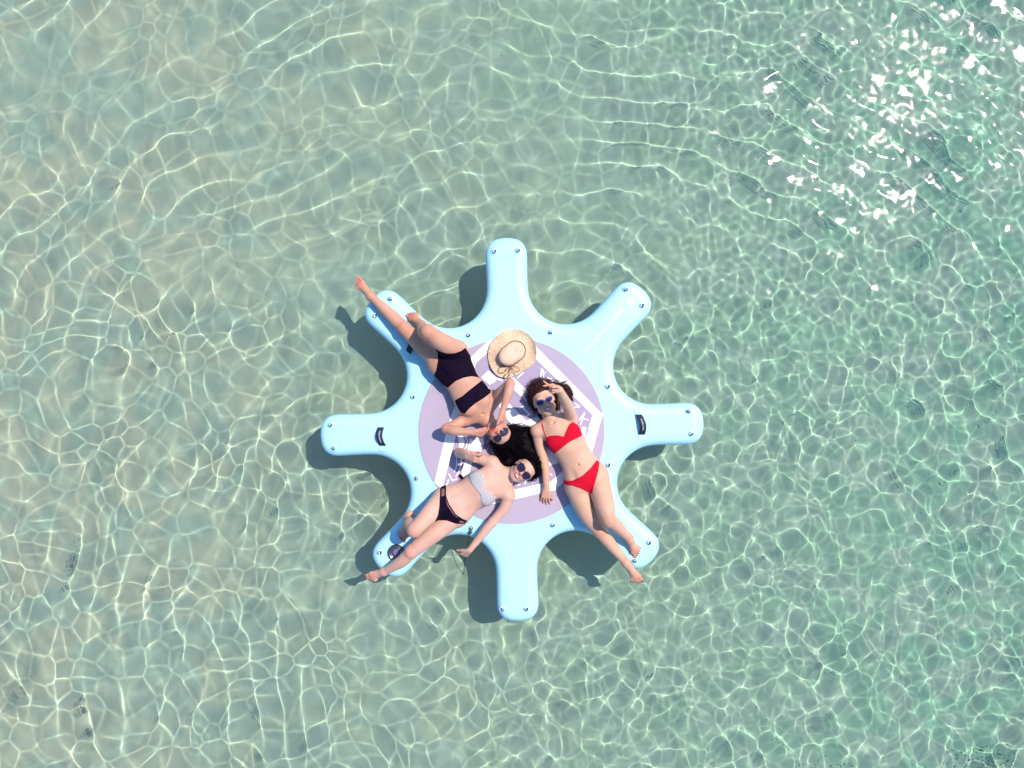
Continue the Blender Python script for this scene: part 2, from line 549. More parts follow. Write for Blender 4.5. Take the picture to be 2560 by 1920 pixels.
# grey-lilac field inside the emblem, then the white lines on it
mb = MB()
sheet(mb, [[(753, 20), (1440, 690), (1352, 1030), (1090, 1250), (400, 1410), (200, 1200), (300, 800), (440, 270)]], ZD + .0062)
mb.build("printed_field", m_grey, pad_o, smooth=False)
mb = MB()
outer = [(753, -60), (1488, 690), (1386, 1050), (1106, 1292), (400, 1450), (148, 1232), (255, 775), (360, 480), (415, 255)]
inner = [(753, 45), (1405, 692), (1320, 1005), (1075, 1222), (420, 1370), (215, 1262), (335, 800), (430, 500), (478, 278)]
for i in range(len(outer)):
    j = (i + 1) % len(outer)
    sheet(mb, [[outer[i], outer[j], inner[j], inner[i]]], ZD + .0083)
polys = []
polys += [[(690, 388), (775, 392), (1000, 612), (1000, 700), (780, 490)]]
polys += [[(590, 455), (520, 395), (575, 340), (690, 390), (690, 425), (640, 410)]]
polys += [[(590, 495), (640, 505), (800, 660), (880, 738), (985, 700), (1010, 760), (930, 800), (870, 806), (790, 800), (700, 690)]]
polys += [[(905, 770), (1000, 730), (1010, 900), (910, 880)]]
polys += [[(845, 640), (905, 700), (915, 690), (860, 630)]]
polys += [[(1030, 945), (1110, 1005), (1135, 1075), (1040, 1105)]]
polys += [[(1325, 785), (1358, 792), (1338, 930), (1290, 900)]]
polys += [[(430, 880), (500, 905), (452, 1060), (420, 1180), (352, 1200), (392, 1050)]]
polys += [[(470, 870), (540, 880), (520, 990), (450, 975)]]
polys += [[(330, 858), (372, 852), (390, 900), (372, 960), (340, 985), (345, 915)]]
mb2 = MB()
for pl, w in (([(612, 438), (640, 405)], 13), ([(808, 400), (858, 352)], 9), ([(995, 392), (1001, 318)], 10), ([(1018, 392), (1010, 330)], 11),
              ([(1014, 362), (1034, 350)], 8), ([(1263, 596), (1306, 631)], 10), ([(1262, 632), (1300, 630)], 8), ([(1298, 737), (1345, 672)], 10),
              ([(1345, 675), (1308, 775)], 9), ([(1330, 722), (1377, 733)], 9), ([(826, 640), (858, 623)], 10), ([(876, 702), (915, 684)], 12),
              ([(812, 1256), (832, 1238)], 9), ([(866, 1247), (876, 1215)], 9), ([(924, 1238), (932, 1212)], 9), ([(1063, 1158), (1086, 1176)], 9),
              ([(395, 862), (412, 900), (400, 950), (375, 985)], 9), ([(318, 1000), (326, 1050), (322, 1110), (306, 1150)], 10),
              ([(262, 1160), (290, 1215), (330, 1200)], 11), ([(240, 1262), (262, 1205)], 12), ([(355, 1000), (362, 1080), (340, 1150), (318, 1185)], 10),
              ([(520, 960), (545, 900)], 8), ([(975, 935), (1010, 990)], 8), ([(600, 505), (570, 470)], 6), ([(1045, 395), (1075, 408)], 12), ([(1075, 408), (1110, 440)], 14)):
    polys += stroke(pl, w)
sheet(mb, polys[:10], ZD + .0083)
sheet(mb2, polys[10:], ZD + .0101)
mb.v += []; nb = len(mb.v); mb.v += mb2.v; mb.f += [tuple(i + nb for i in f) for f in mb2.f]
mb.build("printed_emblem", m_white, pad_o, smooth=False)

# steel rings on round patches
rings = [(1068, 543, 60), (1119, 541, 40), (1352, 625, 10), (1387, 660, 70), (1487, 888, -30), (1493, 937, 30), (1402, 1172, 60), (1371, 1211, -30),
         (1086, 1316, -60), (1137, 1315, 60), (821, 1193, 80), (714, 918, 30), (721, 968, -40), (843, 646, -20), (811, 682, 85),
         (1189, 718, -15), (1012, 724, 25), (892, 857, 70), (900, 1033, -75), (1018, 1140, -20), (1194, 1134, 15), (1314, 1004, 70), (1313, 835, 60)]
def ring_parts():
    mb = MB(); mb.tube([(.0125 * math.cos(a), .0125 * math.sin(a), .0105 + .004 * math.sin(a)) for a in np.linspace(0, 2 * math.pi, 25)[:-1]], .0022, 8, closed=True)
    ring = mb.build("tie_ring", m_steel)
    subs = []
    mb = MB(); mb.lathe([(.026, 0.0003), (.025, .0012), (.002, .0014)], n=28)
    mb.lathe([(.016, .0014), (.015, .0028), (.002, .0032)], n=24); subs.append(mb.build("patch", m_patch))
    mb = MB(); mb.tube([(-.013, -.0055, .007), (-.006, -.007, .0135), (.006, -.007, .0135), (.013, -.0055, .007)], .0042, 6)
    subs.append(mb.build("webbing_loop", m_navy))
    return ring, subs
r0, subs0 = ring_parts()
for i, (x, y, a) in enumerate(rings):
    ro = r0 if i == 0 else r0.copy()
    if i: COL.objects.link(ro)
    ro.parent = flo
    ro.location = P(*f2(x, y)) - Vector((FC.x, FC.y, 0))
    ro.rotation_euler = (0, 0, R(a))
    for q_ in subs0:
        c_ = q_ if i == 0 else q_.copy()
        if i: COL.objects.link(c_)
        c_.parent = ro
# carry handles
def text_mesh(s_, size):
    cu = bpy.data.curves.new("txt", 'FONT'); cu.body = s_; cu.size = size; cu.align_x = 'CENTER'; cu.align_y = 'CENTER'; cu.extrude = .0004
    cu.offset = 0
    o = bpy.data.objects.new("txt", cu); COL.objects.link(o)
    bpy.context.view_layer.update()
    dg = bpy.context.evaluated_depsgraph_get()
    me = bpy.data.meshes.new_from_object(o.evaluated_get(dg))
    bpy.data.objects.remove(o); bpy.data.curves.remove(cu)
    return me
def handle(p0, p1, bulge_dir, text_flip):
    """webbing strap from p0 to p1 with a padded navy sleeve, arched up"""
    p0, p1 = Vector(p0), Vector(p1)
    ax = (p1 - p0).normalized(); L_ = (p1 - p0).length; side = Vector(bulge_dir).normalized()
    nseg = 22; mb = MB(); w = .024
    mids = []
    vs = []; fs = []
    for i in range(nseg + 1):
        s_ = i / nseg; h_ = math.sin(math.pi * s_)
        c_ = p0.lerp(p1, s_) + Vector((0, 0, .008 + .030 * h_)) + side * (.016 * h_)
        mids.append(c_)
        for dx, dz in ((-w, 0), (-w * .8, .004), (w * .8, .004), (w, 0), (w * .8, -.003), (-w * .8, -.003)):
            vs.append(c_ + side * dx + Vector((0, 0, dz)))
    for i in range(nseg):
        for j in range(6): fs.append((i * 6 + j, i * 6 + (j + 1) % 6, (i + 1) * 6 + (j + 1) % 6, (i + 1) * 6 + j))
    fs.append(tuple(range(5, -1, -1))); fs.append(tuple(range(nseg * 6, nseg * 6 + 6)))
    mb.add(vs, fs); ho = mb.build("carry_handle", m_navy, flo)
    for e, sg in ((p0, -1), (p1, 1)):
        mb = MB()
        c_ = e + ax * sg * .012
        poly = [c_ + ax * a * .030 + side * b_ * .026 for a, b_ in ((-1, -1), (1, -1), (1, 1), (-1, 1))]
        mb.slab([(q.x, q.y) for q in poly], ZD + .0005, ZD + .004)
        mb.build("mounting_patch", m_patch, ho, smooth=False)
    if text_flip:
        me = text_mesh("AQUA MARINA", .0135)
        rd = ax * text_flip; up = Vector((0, 0, 1)).cross(rd)
        for v in me.vertices:
            s_ = .5 + (v.co.x * text_flip) / L_
            h_ = math.sin(math.pi * min(max(s_, 0), 1))
            v.co = p0.lerp(p1, s_) + Vector((0, 0, .008 + .030 * h_ + .0048 + v.co.z)) + side * (.016 * h_) + up * v.co.y
        link("lettering", me, [m_letter], ho, smooth=False)
    return ho
handle(P(1596, 1036), P(1604, 1086), (1, 0, 0), -1)
handle(P(953, 1068), P(958, 1114), (-1, 0, 0), 1)
handle(P(1021, 881), P(1058, 838), (-.7, .7, 0), 0)

# lettering and wave mark on the upper right arm
me = text_mesh("AQUA MARINA", .052)
xs = [v.co.x for v in me.vertices]; wid = max(xs) - min(xs)
pa = P(1430 + 1055 / 8.295, 700 + 605 / 8.295); pb = P(1430 + 282 / 8.295, 700 + 1460 / 8.295)
dr = (pb - pa).normalized(); up = Vector((-dr.y, dr.x, 0)); sc = ((pb - pa).length + .03) / wid
mid = (pa + pb) / 2
for v in me.vertices: v.co = mid + dr * v.co.x * sc + up * v.co.y * .9 + Vector((0, 0, .0016 + v.co.z))
link("lettering", me, [m_letter], flo, smooth=False)
mb = MB()
lc = P(1430 + 1225 / 8.295, 700 + 435 / 8.295)
for k in (-1, 0, 1):
    cc = lc + dr * 0 + up * 0 + (dr * .0) + Vector((0, 0, 0))
    c0 = lc + Vector((dr.x, dr.y, 0)) * (-.0) + (Vector((dr.x, dr.y, 0)) * 0)
    base_ = lc + Vector((up.x, up.y, 0)) * (k * .0) + dr * (k * .021)
    pts = [base_ + up * u_ + dr * d_ for u_, d_ in ((-.030, -.004), (-.010, .012), (.004, -.002), (.030, .006))]
    sp = spline(pts, 6)
    for a, b_ in zip(sp[:-1], sp[1:]):
        tn = (b_ - a).normalized(); nn = Vector((-tn.y, tn.x, 0)) * .005
        mb.slab([((a + nn).x, (a + nn).y), ((b_ + nn).x, (b_ + nn).y), ((b_ - nn).x, (b_ - nn).y), ((a - nn).x, (a - nn).y)], ZD + .001, ZD + .0021)
mb.build("wave_mark", m_letter, flo, smooth=False)

# ================================================================== round ringed device on the lower-left arm
sp_c = P(900 + 752 / 8.29, 1280 + 835 / 8.29)
spk = empty("round_speaker", sp_c)
tag(spk, "round black ringed speaker with a purple centre between a foot and a knee", "speaker")
m_blk = mat("black_rubber", (0.012, 0.012, 0.02), .45)
m_dome = mat("purple_glass", (0.16, 0.12, 0.30), .08, Coat_Weight=.6)
m_chrome = mat("brushed_ring", (0.75, 0.72, 0.80), .25, Metallic=1.0)
mb = MB(); mb.lathe([(.060, 0), (.062, .006), (.060, .020), (.055, .024), (.052, .021), (.030, .021), (.030, .010), (.005, .010)], sp_c, n=48); mb.build("housing", m_blk, spk)
mb = MB()
for rr_, zz in ((.050, .0225), (.036, .023)):
    mb.tube([sp_c + Vector((rr_ * math.cos(a), rr_ * math.sin(a), zz)) for a in np.linspace(0, 2 * math.pi, 49)[:-1]], .0018, 8, closed=True)
mb.build("trim_ring", m_chrome, spk)
mb = MB(); mb.lathe([(.030, .012), (.029, .018), (.022, .024), (.012, .027), (.002, .028)], sp_c, n=40); mb.build("dome", m_dome, spk)
mb = MB()
for k in range(14):
    a = k * 2 * math.pi / 14
    q = sp_c + Vector((.0435 * math.cos(a), .0435 * math.sin(a), .021))
    mb.lathe([(.0022, 0), (.0018, .0016), (.0003, .002)], q, n=10)
mb.build("bolt", m_chrome, spk)
mb = MB(); q = sp_c + Vector((-.036, -.032, .021)); mb.lathe([(.006, 0), (.006, .002), (.001, .003)], q, n=14); mb.build("button", m_white, spk)

# ================================================================== PEOPLE
# Each body is one continuous surface: a signed distance field of tapered limbs and
# ellipsoids melted together, turned into a mesh with surface nets.
class Field:
    def __init__(s, lo, hi, h):
        s.h = h; s.lo = np.array(lo, float); s.n = np.ceil((np.array(hi) - s.lo) / h).astype(int) + 1
        s.D = np.full(s.n, 0.2, np.float32)
        s.ax = [s.lo[i] + h * np.arange(s.n[i]) for i in range(3)]
    def box(s, lo, hi):
        a = np.clip(np.floor((np.array(lo) - s.lo) / s.h).astype(int), 0, s.n)
        b = np.clip(np.ceil((np.array(hi) - s.lo) / s.h).astype(int) + 1, 0, s.n)
        sl = tuple(slice(a[i], b[i]) for i in range(3))
        return sl, np.meshgrid(*[s.ax[i][sl[i]] for i in range(3)], indexing='ij', sparse=True)
    def smin(s, sl, d, k, sub=False):
        A = s.D[sl]; d = d.astype(np.float32)
        if sub:
            h = np.maximum(k - np.abs(A + d), 0) / k
            s.D[sl] = np.maximum(A, -d) + h * h * k * .25
        else:
            h = np.maximum(k - np.abs(A - d), 0) / k
            s.D[sl] = np.minimum(A, d) - h * h * k * .25
    def cone(s, a, b, ra, rb, k=.02, flat=None):
        """tapered capsule; flat=(axis, factor) squashes it along an axis"""
        a = np.array(a, float); b = np.array(b, float); m = max(ra, rb) + k + .02
        if flat: m += 0
        sl, (X, Y, Z) = s.box(np.minimum(a, b) - m, np.maximum(a, b) + m)
        ab = b - a; L2 = max(ab @ ab, 1e-9)
        px, py, pz = X - a[0], Y - a[1], Z - a[2]
        t = np.clip((px * ab[0] + py * ab[1] + pz * ab[2]) / L2, 0, 1)
        qx, qy, qz = px - t * ab[0], py - t * ab[1], pz - t * ab[2]
        d2 = qx * qx + qy * qy + qz * qz
        if flat:
            f = np.array(flat[0]); f = f / np.linalg.norm(f)
            c = qx * f[0] + qy * f[1] + qz * f[2]
            d2 = d2 + c * c * (1 / flat[1] ** 2 - 1)
            d = (np.sqrt(d2) - (ra + (rb - ra) * t)) * (flat[1] ** .5)
        else:
            d = np.sqrt(d2) - (ra + (rb - ra) * t)
        s.smin(sl, d, k)
    def ell(s, c, r, F=None, k=.02, sub=False):
        """ellipsoid with radii r along the columns of F"""
        c = np.array(c, float); r = np.array(r, float); F = np.eye(3) if F is None else np.array(F, float)
        m = np.abs(F) @ r + k + .015
        sl, (X, Y, Z) = s.box(c - m, c + m)
        px, py, pz = X - c[0], Y - c[1], Z - c[2]
        k0 = 0; k1 = 0
        for i in range(3):
            u = px * F[0, i] + py * F[1, i] + pz * F[2, i]
            k0 = k0 + (u / r[i]) ** 2; k1 = k1 + (u / r[i] ** 2) ** 2
        k0 = np.sqrt(k0); k1 = np.sqrt(k1)
        s.smin(sl, k0 * (k0 - 1) / np.maximum(k1, 1e-6), k, sub)

def poly_sdf(ax, ay, poly):
    """signed distance (negative inside) of a closed polygon on the grid ax x ay"""
    X, Y = np.meshgrid(ax, ay, indexing='ij'); best = np.full(X.shape, 1e9); ins = np.zeros(X.shape, bool)
    n = len(poly)
    for i in range(n):
        (x0, y0), (x1, y1) = poly[i], poly[(i + 1) % n]
        ex, ey = x1 - x0, y1 - y0
        t = np.clip(((X - x0) * ex + (Y - y0) * ey) / max(ex * ex + ey * ey, 1e-12), 0, 1)
        best = np.minimum(best, (X - x0 - t * ex) ** 2 + (Y - y0 - t * ey) ** 2)
        c = ((y0 > Y) != (y1 > Y)) & (X < (x1 - x0) * (Y - y0) / ((y1 - y0) if abs(y1 - y0) > 1e-12 else 1e-12) + x0)
        ins ^= c
    d = np.sqrt(best)
    return np.where(ins, -d, d).astype(np.float32)

def surface_nets(D, lo, h):
    S8 = D < 0
    c = S8[:-1, :-1, :-1].astype(np.int8)
    for dx in (0, 1):
        for dy in (0, 1):
            for dz in (0, 1):
                if dx or dy or dz:
                    c = c + S8[dx:D.shape[0] - 1 + dx, dy:D.shape[1] - 1 + dy, dz:D.shape[2] - 1 + dz]
    act = (c > 0) & (c < 8)
    I = np.argwhere(act)
    idx = np.full(act.shape, -1, np.int32); idx[act] = np.arange(len(I))
    acc = np.zeros((len(I), 3)); cnt = np.zeros(len(I))
    corners = [(a, b, c_) for a in (0, 1) for b in (0, 1) for c_ in (0, 1)]
    val = {q: D[I[:, 0] + q[0], I[:, 1] + q[1], I[:, 2] + q[2]] for q in corners}
    for q in corners:
        for ax in range(3):
            if q[ax] == 0:
                q2 = list(q); q2[ax] = 1; q2 = tuple(q2)
                v0, v1 = val[q], val[q2]; m = (v0 < 0) != (v1 < 0)
                t = v0[m] / (v0[m] - v1[m])
                p = np.tile(np.array(q, float), (m.sum(), 1)); p[:, ax] = t
                acc[m] += p; cnt[m] += 1
    V = lo + h * (I + acc / cnt[:, None])
    F = []
    for ax in range(3):
        o1, o2 = [(1, 2), (2, 0), (0, 1)][ax]
        a = [slice(1, -1)] * 3; a[ax] = slice(0, -1); b = list(a); b[ax] = slice(1, None)
        s0, s1 = S8[tuple(a)], S8[tuple(b)]
        E = np.argwhere(s0 != s1); inside0 = s0[tuple(E.T)]
        off = np.ones(3, int); off[ax] = 0
        E = E + off
        def cell(d1, d2):
            q = E.copy(); q[:, o1] -= d1; q[:, o2] -= d2
            return idx[q[:, 0], q[:, 1], q[:, 2]]
        f = np.stack([cell(0, 0), cell(1, 0), cell(1, 1), cell(0, 1)], -1)
        f[~inside0] = f[~inside0][:, ::-1]
        F.append(f)
    F = np.vstack(F)
    return V, F[(F >= 0).all(1)]

def relax(V, F, it, w=.5):
    e = np.vstack([F[:, [0, 1]], F[:, [1, 2]], F[:, [2, 3]], F[:, [3, 0]]])
    n = len(V); cnt = np.bincount(e[:, 0], minlength=n) + np.bincount(e[:, 1], minlength=n)
    cnt = np.maximum(cnt, 1)
    for _ in range(it):
        s = np.stack([np.bincount(e[:, 0], V[e[:, 1], i], n) + np.bincount(e[:, 1], V[e[:, 0], i], n) for i in range(3)], -1) / cnt[:, None]
        V = V + w * (s - V)
    return V

def nrm(v): v = np.array(v, float); return v / np.linalg.norm(v)

class Person:
    def __init__(s, lo_px, hi_px, ztop, h=.0042):
        lo = P(lo_px[0], hi_px[1], 0); hi = P(hi_px[0], lo_px[1], 0)
        s.F = Field((lo.x, lo.y, ZD - .16), (hi.x, hi.y, ZD + ztop), h)
        s.nails = []; s.blush = []
    def limb(s, pts, k=.02):
        # a Catmull-Rom run of short cones: no bulge at the joints
        A_ = [np.r_[np.array(p, float), r] for p, r in pts]
        out = []
        for i in range(len(A_) - 1):
            p0, p1, p2, p3 = A_[max(i - 1, 0)], A_[i], A_[i + 1], A_[min(i + 2, len(A_) - 1)]
            for j in range(5):
                t = j / 5
                out.append(.5 * (2 * p1 + (p2 - p0) * t + (2 * p0 - 5 * p1 + 4 * p2 - p3) * t * t + (3 * p1 - p0 - 3 * p2 + p3) * t ** 3))
        out.append(A_[-1])
        for i, (a, b) in enumerate(zip(out[:-1], out[1:])): s.F.cone(a[:3], b[:3], a[3], b[3], k if i == 0 else .0005)
    def foot(s, ankle, toe, up, big, size=1.0):
        """ankle and big-toe tip as points; up = top of the foot; big = side of the big toe"""
        F = s.F; A = np.array(ankle, float); d = nrm(np.array(toe, float) - A)
        s.blush += [(np.array(toe, float) - d * .03, .055, .9), (A - d * .02, .04, .6)]
        up = np.array(up, float); up = nrm(up - d * (up @ d)); sd = np.cross(d, up)
        if sd @ np.array(big, float) < 0: sd = -sd
        L = np.linalg.norm(np.array(toe) - A)
        heel = A - d * .028 * size - up * .035 * size
        ball = A + d * (L - .050 * size) - up * .012
        F.cone(A, heel, .029 * size, .027 * size, .02)
        F.cone(A - up * .004, ball - up * .004, .029 * size, .016 * size, .02)
        F.cone(heel, ball - up * .008 - sd * .020 * size, .024, .014, .02)
        F.cone(A + d * .02 - up * .012 + sd * .004, ball + sd * .020 * size - up * .006, .020, .0165 * size, .015)
        F.cone(ball + sd * .020 * size - up * .006, ball - sd * .032 * size - up * .012 - d * .014, .0165 * size, .013 * size, .012)
        offs = [(.022, .056, .0118, .0), (.0035, .056, .0080, .004), (-.0110, .049, .0077, .002), (-.0250, .040, .0073, -.004), (-.0380, .028, .0073, -.010)]
        for j, (o_, l_, r_, bk) in enumerate(offs):
            b0 = ball + sd * o_ * size - up * .008 + d * bk * .5 - d * (.004 * j)
            tip = b0 + d * l_ * size * .92 - sd * .002 * j - up * .003
            mid = b0.copy() * .45 + tip * .55 + up * .004
            F.cone(b0, mid, r_ * size, r_ * .88 * size, .005); F.cone(mid, tip, r_ * .88 * size, r_ * .9 * size, .003)
            s.nails.append((tip + up * r_ * .75 * size + d * .001, np.stack([d, sd, up], -1), (r_ * .85 + .001, r_ * .8, .006)))
    def hand(s, wrist, d, back, thumb, fingers, size=1.0, thumb_pose=(.55, .8, .0), thumb_curl=20):
        """d: along the hand, back: normal of the back, thumb: side of the thumb
        fingers: (curl1, curl2, curl3, splay) in degrees, index first"""
        F = s.F; Wp = np.array(wrist, float); d = nrm(d); back = np.array(back, float); back = nrm(back - d * (back @ d))
        sd = np.cross(d, back)
        if sd @ np.array(thumb, float) < 0: sd = -sd
        PL = .082 * size
        s.blush.append((Wp + d * .12, .075, .75))
        kn = Wp + d * PL
        F.cone(Wp, Wp + d * .03, .0215 * size, .022 * size, .012, flat=(back, .62))
        for o0, o1 in ((.013, .027), (.004, .009), (-.004, -.009), (-.012, -.026)):
            F.cone(Wp + d * .018 + sd * o0 * size, kn + sd * o1 * size * .93 - d * abs(o1) * .22, .0145 * size, .0108 * size, .008)
        lens = [.070, .078, .073, .058]; rad = [.0082, .0084, .0080, .0072]
        base = [.027, .009, -.009, -.026]
        for j, (c1, c2_, c3_, sp) in enumerate(fingers):
            p = kn + sd * base[j] * size * .95 - d * abs(base[j]) * .22
            ang = R(c1); spl = R(sp)
            r_ = rad[j] * size; l_ = lens[j] * size
            dd = d * math.cos(spl) + sd * math.sin(spl)
            for q, (fr, cu) in enumerate(((.45, 0), (.30, c2_), (.25, c3_))):
                ang += R(cu)
                dr = dd * math.cos(ang) - back * math.sin(ang)
                p2 = p + dr * l_ * fr
                F.cone(p, p2, r_ * (1 - .07 * q), r_ * (.93 - .07 * q), .0035)
                if q == 2:
                    nb = dd * math.sin(ang) + back * math.cos(ang)
                    s.nails.append((p2 + nb * r_ * .7 + dr * r_ * .3, np.stack([dr, sd, nb], -1), (r_ * .95, r_ * .72, .005)))
                p = p2
        tx, ty, tz = thumb_pose
        t0 = Wp + d * .022 * size + sd * .016 * size
        td = nrm(d * tx + sd * ty - back * tz)
        t1 = t0 + td * .036 * size
        td2 = nrm(td * math.cos(R(thumb_curl)) + nrm(d * 1.0 - sd * .4 - back * .2) * math.sin(R(thumb_curl)))
        t2 = t1 + td2 * .030 * size; t3 = t2 + td2 * .022 * size
        F.cone(t0, t1, .0150 * size, .0112 * size, .010); F.cone(t1, t2, .0108 * size, .0094 * size, .004); F.cone(t2, t3, .0094 * size, .0080 * size, .003)
        s.nails.append((t3 + back * .006, np.stack([td2, nrm(np.cross(td2, back)), back], -1), (.0085, .007, .006)))
    def head(s, c, u, f, neck, smile=1.0, sc=1.0):
        u = nrm(u); f = np.array(f, float); f = nrm(f - u * (u @ f)); r = np.cross(u, f)
        s.hc = np.array(c, float); s.hr, s.hu, s.hf, s.hs = r, u, f, sc
        M = np.stack([r, u, f], -1); s.hM = M
        F = s.F
        def L(x, y, z): return s.hc + M @ (np.array([x, y, z]) * sc)
        s.L = L
        def E(c_, rr, k, sub=False): F.ell(L(*c_), np.array(rr) * sc, M, k, sub)
        E((0, .028, -.008), (.073, .082, .090), .02)
        E((0, -.022, .020), (.062, .072, .064), .03)
        E((0, -.060, .036), (.040, .038, .040), .025)
        F.ell(L(0, -.094, .056), (.016 * sc, .012 * sc, .014 * sc), M, .018)
        for q in (-1, 1):
            E((.036 * q, -.030, .056), (.024, .024, .020), .02)
            F.cone(L(.052 * q, -.062, .010), L(.018 * q, -.092, .048), .018 * sc, .014 * sc, .02)
            E((.033 * q, .012, .088), (.020, .010, .010), .012, True)          # eye sockets
            E((.033 * q, .010, .070), (.015, .012, .013), .003)               # eyes
            E((.074 * q, -.004, -.004), (.008, .029, .017), .004)             # ears
            E((.030 * q, .034, .080), (.024, .007, .008), .014)               # brow
            E((.0105 * q, -.030, .093), (.0075, .0065, .0075), .006)          # nostril wings
        F.cone(L(0, .016, .082), L(0, -.022, .100), .0065 * sc, .0090 * sc, .010)
        E((0, -.025, .102), (.009, .008, .009), .006)
        lw = .0255
        F.cone(L(-lw * .6, -.0525 + .002, .083), L(lw * .6, -.0525 + .002, .083), .0055 * sc, .0055 * sc, .006)
        F.cone(L(-lw * .55, -.0665, .081), L(lw * .55, -.0665, .081), .0064 * sc, .0064 * sc, .006)
        s.mouth = smile
        nk = np.array(neck, float)
        F.cone(L(0, -.052, -.022), nk, .047 * sc, .052, .022)
        F.cone(L(0, -.03, -.04), nk - np.array([0, 0, .004]), .046 * sc, .05, .02)
    def finish(s, label, mats):
        V, Fc = surface_nets(s.F.D, s.F.lo, s.F.h)
        V = relax(V, Fc, 2, .45)
        C = V[Fc].mean(1)
        mi = np.zeros(len(Fc), np.int32)
        for c_, M, rr in s.nails:
            q = (C - c_) @ M / np.array(rr); mi[(q ** 2).sum(1) < 1] = 1
        # mouth: lips and teeth laid out in the head's own axes
        q = (C - s.hc) @ s.hM / s.hs
        x, y, z = q.T
        yy = y - s.mouth * 8.0 * x * x
        lw_ = .0265 if s.mouth > 0 else .019
        lip = (z > .062) & ((x / lw_) ** 2 + ((yy + .0600) / (.0128 if s.mouth > 0 else .0100)) ** 2 < 1)
        tee = (z > .062) & ((x / .0185) ** 2 + ((yy + .0592) / .0046) ** 2 < 1)
        mi[lip] = 2; mi[tee & (s.mouth > 0)] = 3
        o = quadmesh("person", V, Fc, mats, None, True, mi)
        bl = np.zeros(len(V), np.float32)
        for c_, r_, w_ in s.blush + [(s.L(.034, -.022, .06), .03, .8), (s.L(-.034, -.022, .06), .03, .8), (s.L(0, -.02, .1), .016, .6)]:
            bl = np.maximum(bl, w_ * np.exp(-(((V - np.array(c_)) ** 2).sum(1)) / r_ ** 2))
        at = o.data.attributes.new("blush", 'FLOAT', 'POINT'); at.data.foreach_set('value', bl.astype(np.float32))
        return tag(o, label, "person")

def garment(pers, D, polys, thick, name, m, subtract=(), zc=.12, top_only=False, round_=.004):
    """cloth shell: the body grown by `thick`, cut to the outline(s) of the garment"""
    F = pers.F
    d2 = None
    for poly in polys:
        p = [tuple(P(u, v, zc).xy) for u, v in poly]
        q = poly_sdf(F.ax[0], F.ax[1], p); d2 = q if d2 is None else np.minimum(d2, q)
    for poly in subtract:
        p = [tuple(P(u, v, zc).xy) for u, v in poly]
        d2 = np.maximum(d2, -poly_sdf(F.ax[0], F.ax[1], p))
    a = np.argwhere(d2 < .02); i0, j0 = np.maximum(a.min(0) - 2, 0); i1, j1 = a.max(0) + 3
    sub = D[i0:i1, j0:j1] - thick
    k = .004
    g = np.maximum(sub, d2[i0:i1, j0:j1, None])
    h_ = np.maximum(k - np.abs(sub - d2[i0:i1, j0:j1, None]), 0) / k
    g = g + h_ * h_ * k * .25
    V, Fc = surface_nets(g, F.lo + np.array([i0, j0, 0]) * F.h, F.h)
    V = relax(V, Fc, 2, .4)
    return quadmesh(name, V, Fc, [m], None, True)

def skin_material(name, c1, c2_, spec=.28):
    m = mat(name, c1, .52, bump=(140, .12), var=(11, c2_))
    b = m.node_tree.nodes['Principled BSDF']
    t = m.node_tree; at = t.nodes.new('ShaderNodeAttribute'); at.attribute_name = 'blush'
    src = b.inputs['Base Color'].links[0].from_socket
    x = t.nodes.new('ShaderNodeMix'); x.data_type = 'RGBA'; t.links.new(at.outputs['Fac'], x.inputs[0]); t.links.new(src, x.inputs[6])
    x.inputs[7].default_value = (c1[0] * .95, c1[1] * .66, c1[2] * .66, 1)
    t.links.new(x.outputs[2], b.inputs['Base Color'])
    b.inputs['Subsurface Weight'].default_value = .35
    b.inputs['Subsurface Radius'].default_value = (.026, .006, .003)
    b.inputs['Subsurface Scale'].default_value = .5
    b.inputs['Specular IOR Level'].default_value = spec
    return m
m_teeth = mat("teeth", (.82, .80, .78), .3)
m_lip_red = mat("red_lips", (.55, .02, .05), .35)
m_lip_rose = mat("rose_lips", (.45, .05, .10), .35)
m_nail = mat("dark_red_nails", (.16, .004, .02), .2)
m_nail_pink = mat("pink_nails", (.58, .26, .26), .25)
m_hair_black = mat("black_hair", (.0030, .0015, .0035), .6, Specular_IOR_Level=.08)
m_hair_brown = mat("dark_brown_hair", (.034, .010, .010), .5, Specular_IOR_Level=.2)
m_black_swim = mat("black_swim_fabric", (.006, .002, .012), .8, bump=(500, .25), Specular_IOR_Level=.08)
m_red_swim = mat("red_swim_fabric", (.52, .002, .022), .8, bump=(420, .25), Specular_IOR_Level=.15)
m_lens = mat("dark_lens", (.018, .010, .040), .06, Coat_Weight=.5)
m_frame_dark = mat("dark_frame", (.02, .008, .02), .25)
m_frame_clear = mat("pinkish_frame", (.50, .32, .32), .2)
# striped bandeau
m_stripe = bpy.data.materials.new("striped_fabric"); m_stripe.use_nodes = True
t = m_stripe.node_tree; b = t.nodes['Principled BSDF']; b.inputs['Roughness'].default_value = .75
tc = t.nodes.new('ShaderNodeTexCoord'); mp = t.nodes.new('ShaderNodeMapping'); mp.inputs['Rotation'].default_value = (0, 0, R(-28))
wv = t.nodes.new('ShaderNodeTexWave'); wv.inputs['Scale'].default_value = 34; wv.inputs['Distortion'].default_value = 1.6; wv.inputs['Detail'].default_value = 1
cr = t.nodes.new('ShaderNodeValToRGB'); cr.color_ramp.elements[0].position = .40; cr.color_ramp.elements[1].position = .52
cr.color_ramp.elements[0].color = (.13, .13, .17, 1); cr.color_ramp.elements[1].color = (.60, .58, .58, 1)
t.links.new(tc.outputs['Object'], mp.inputs[0]); t.links.new(mp.outputs[0], wv.inputs[0]); t.links.new(wv.outputs['Fac'], cr.inputs[0]); t.links.new(cr.outputs[0], b.inputs['Base Color'])

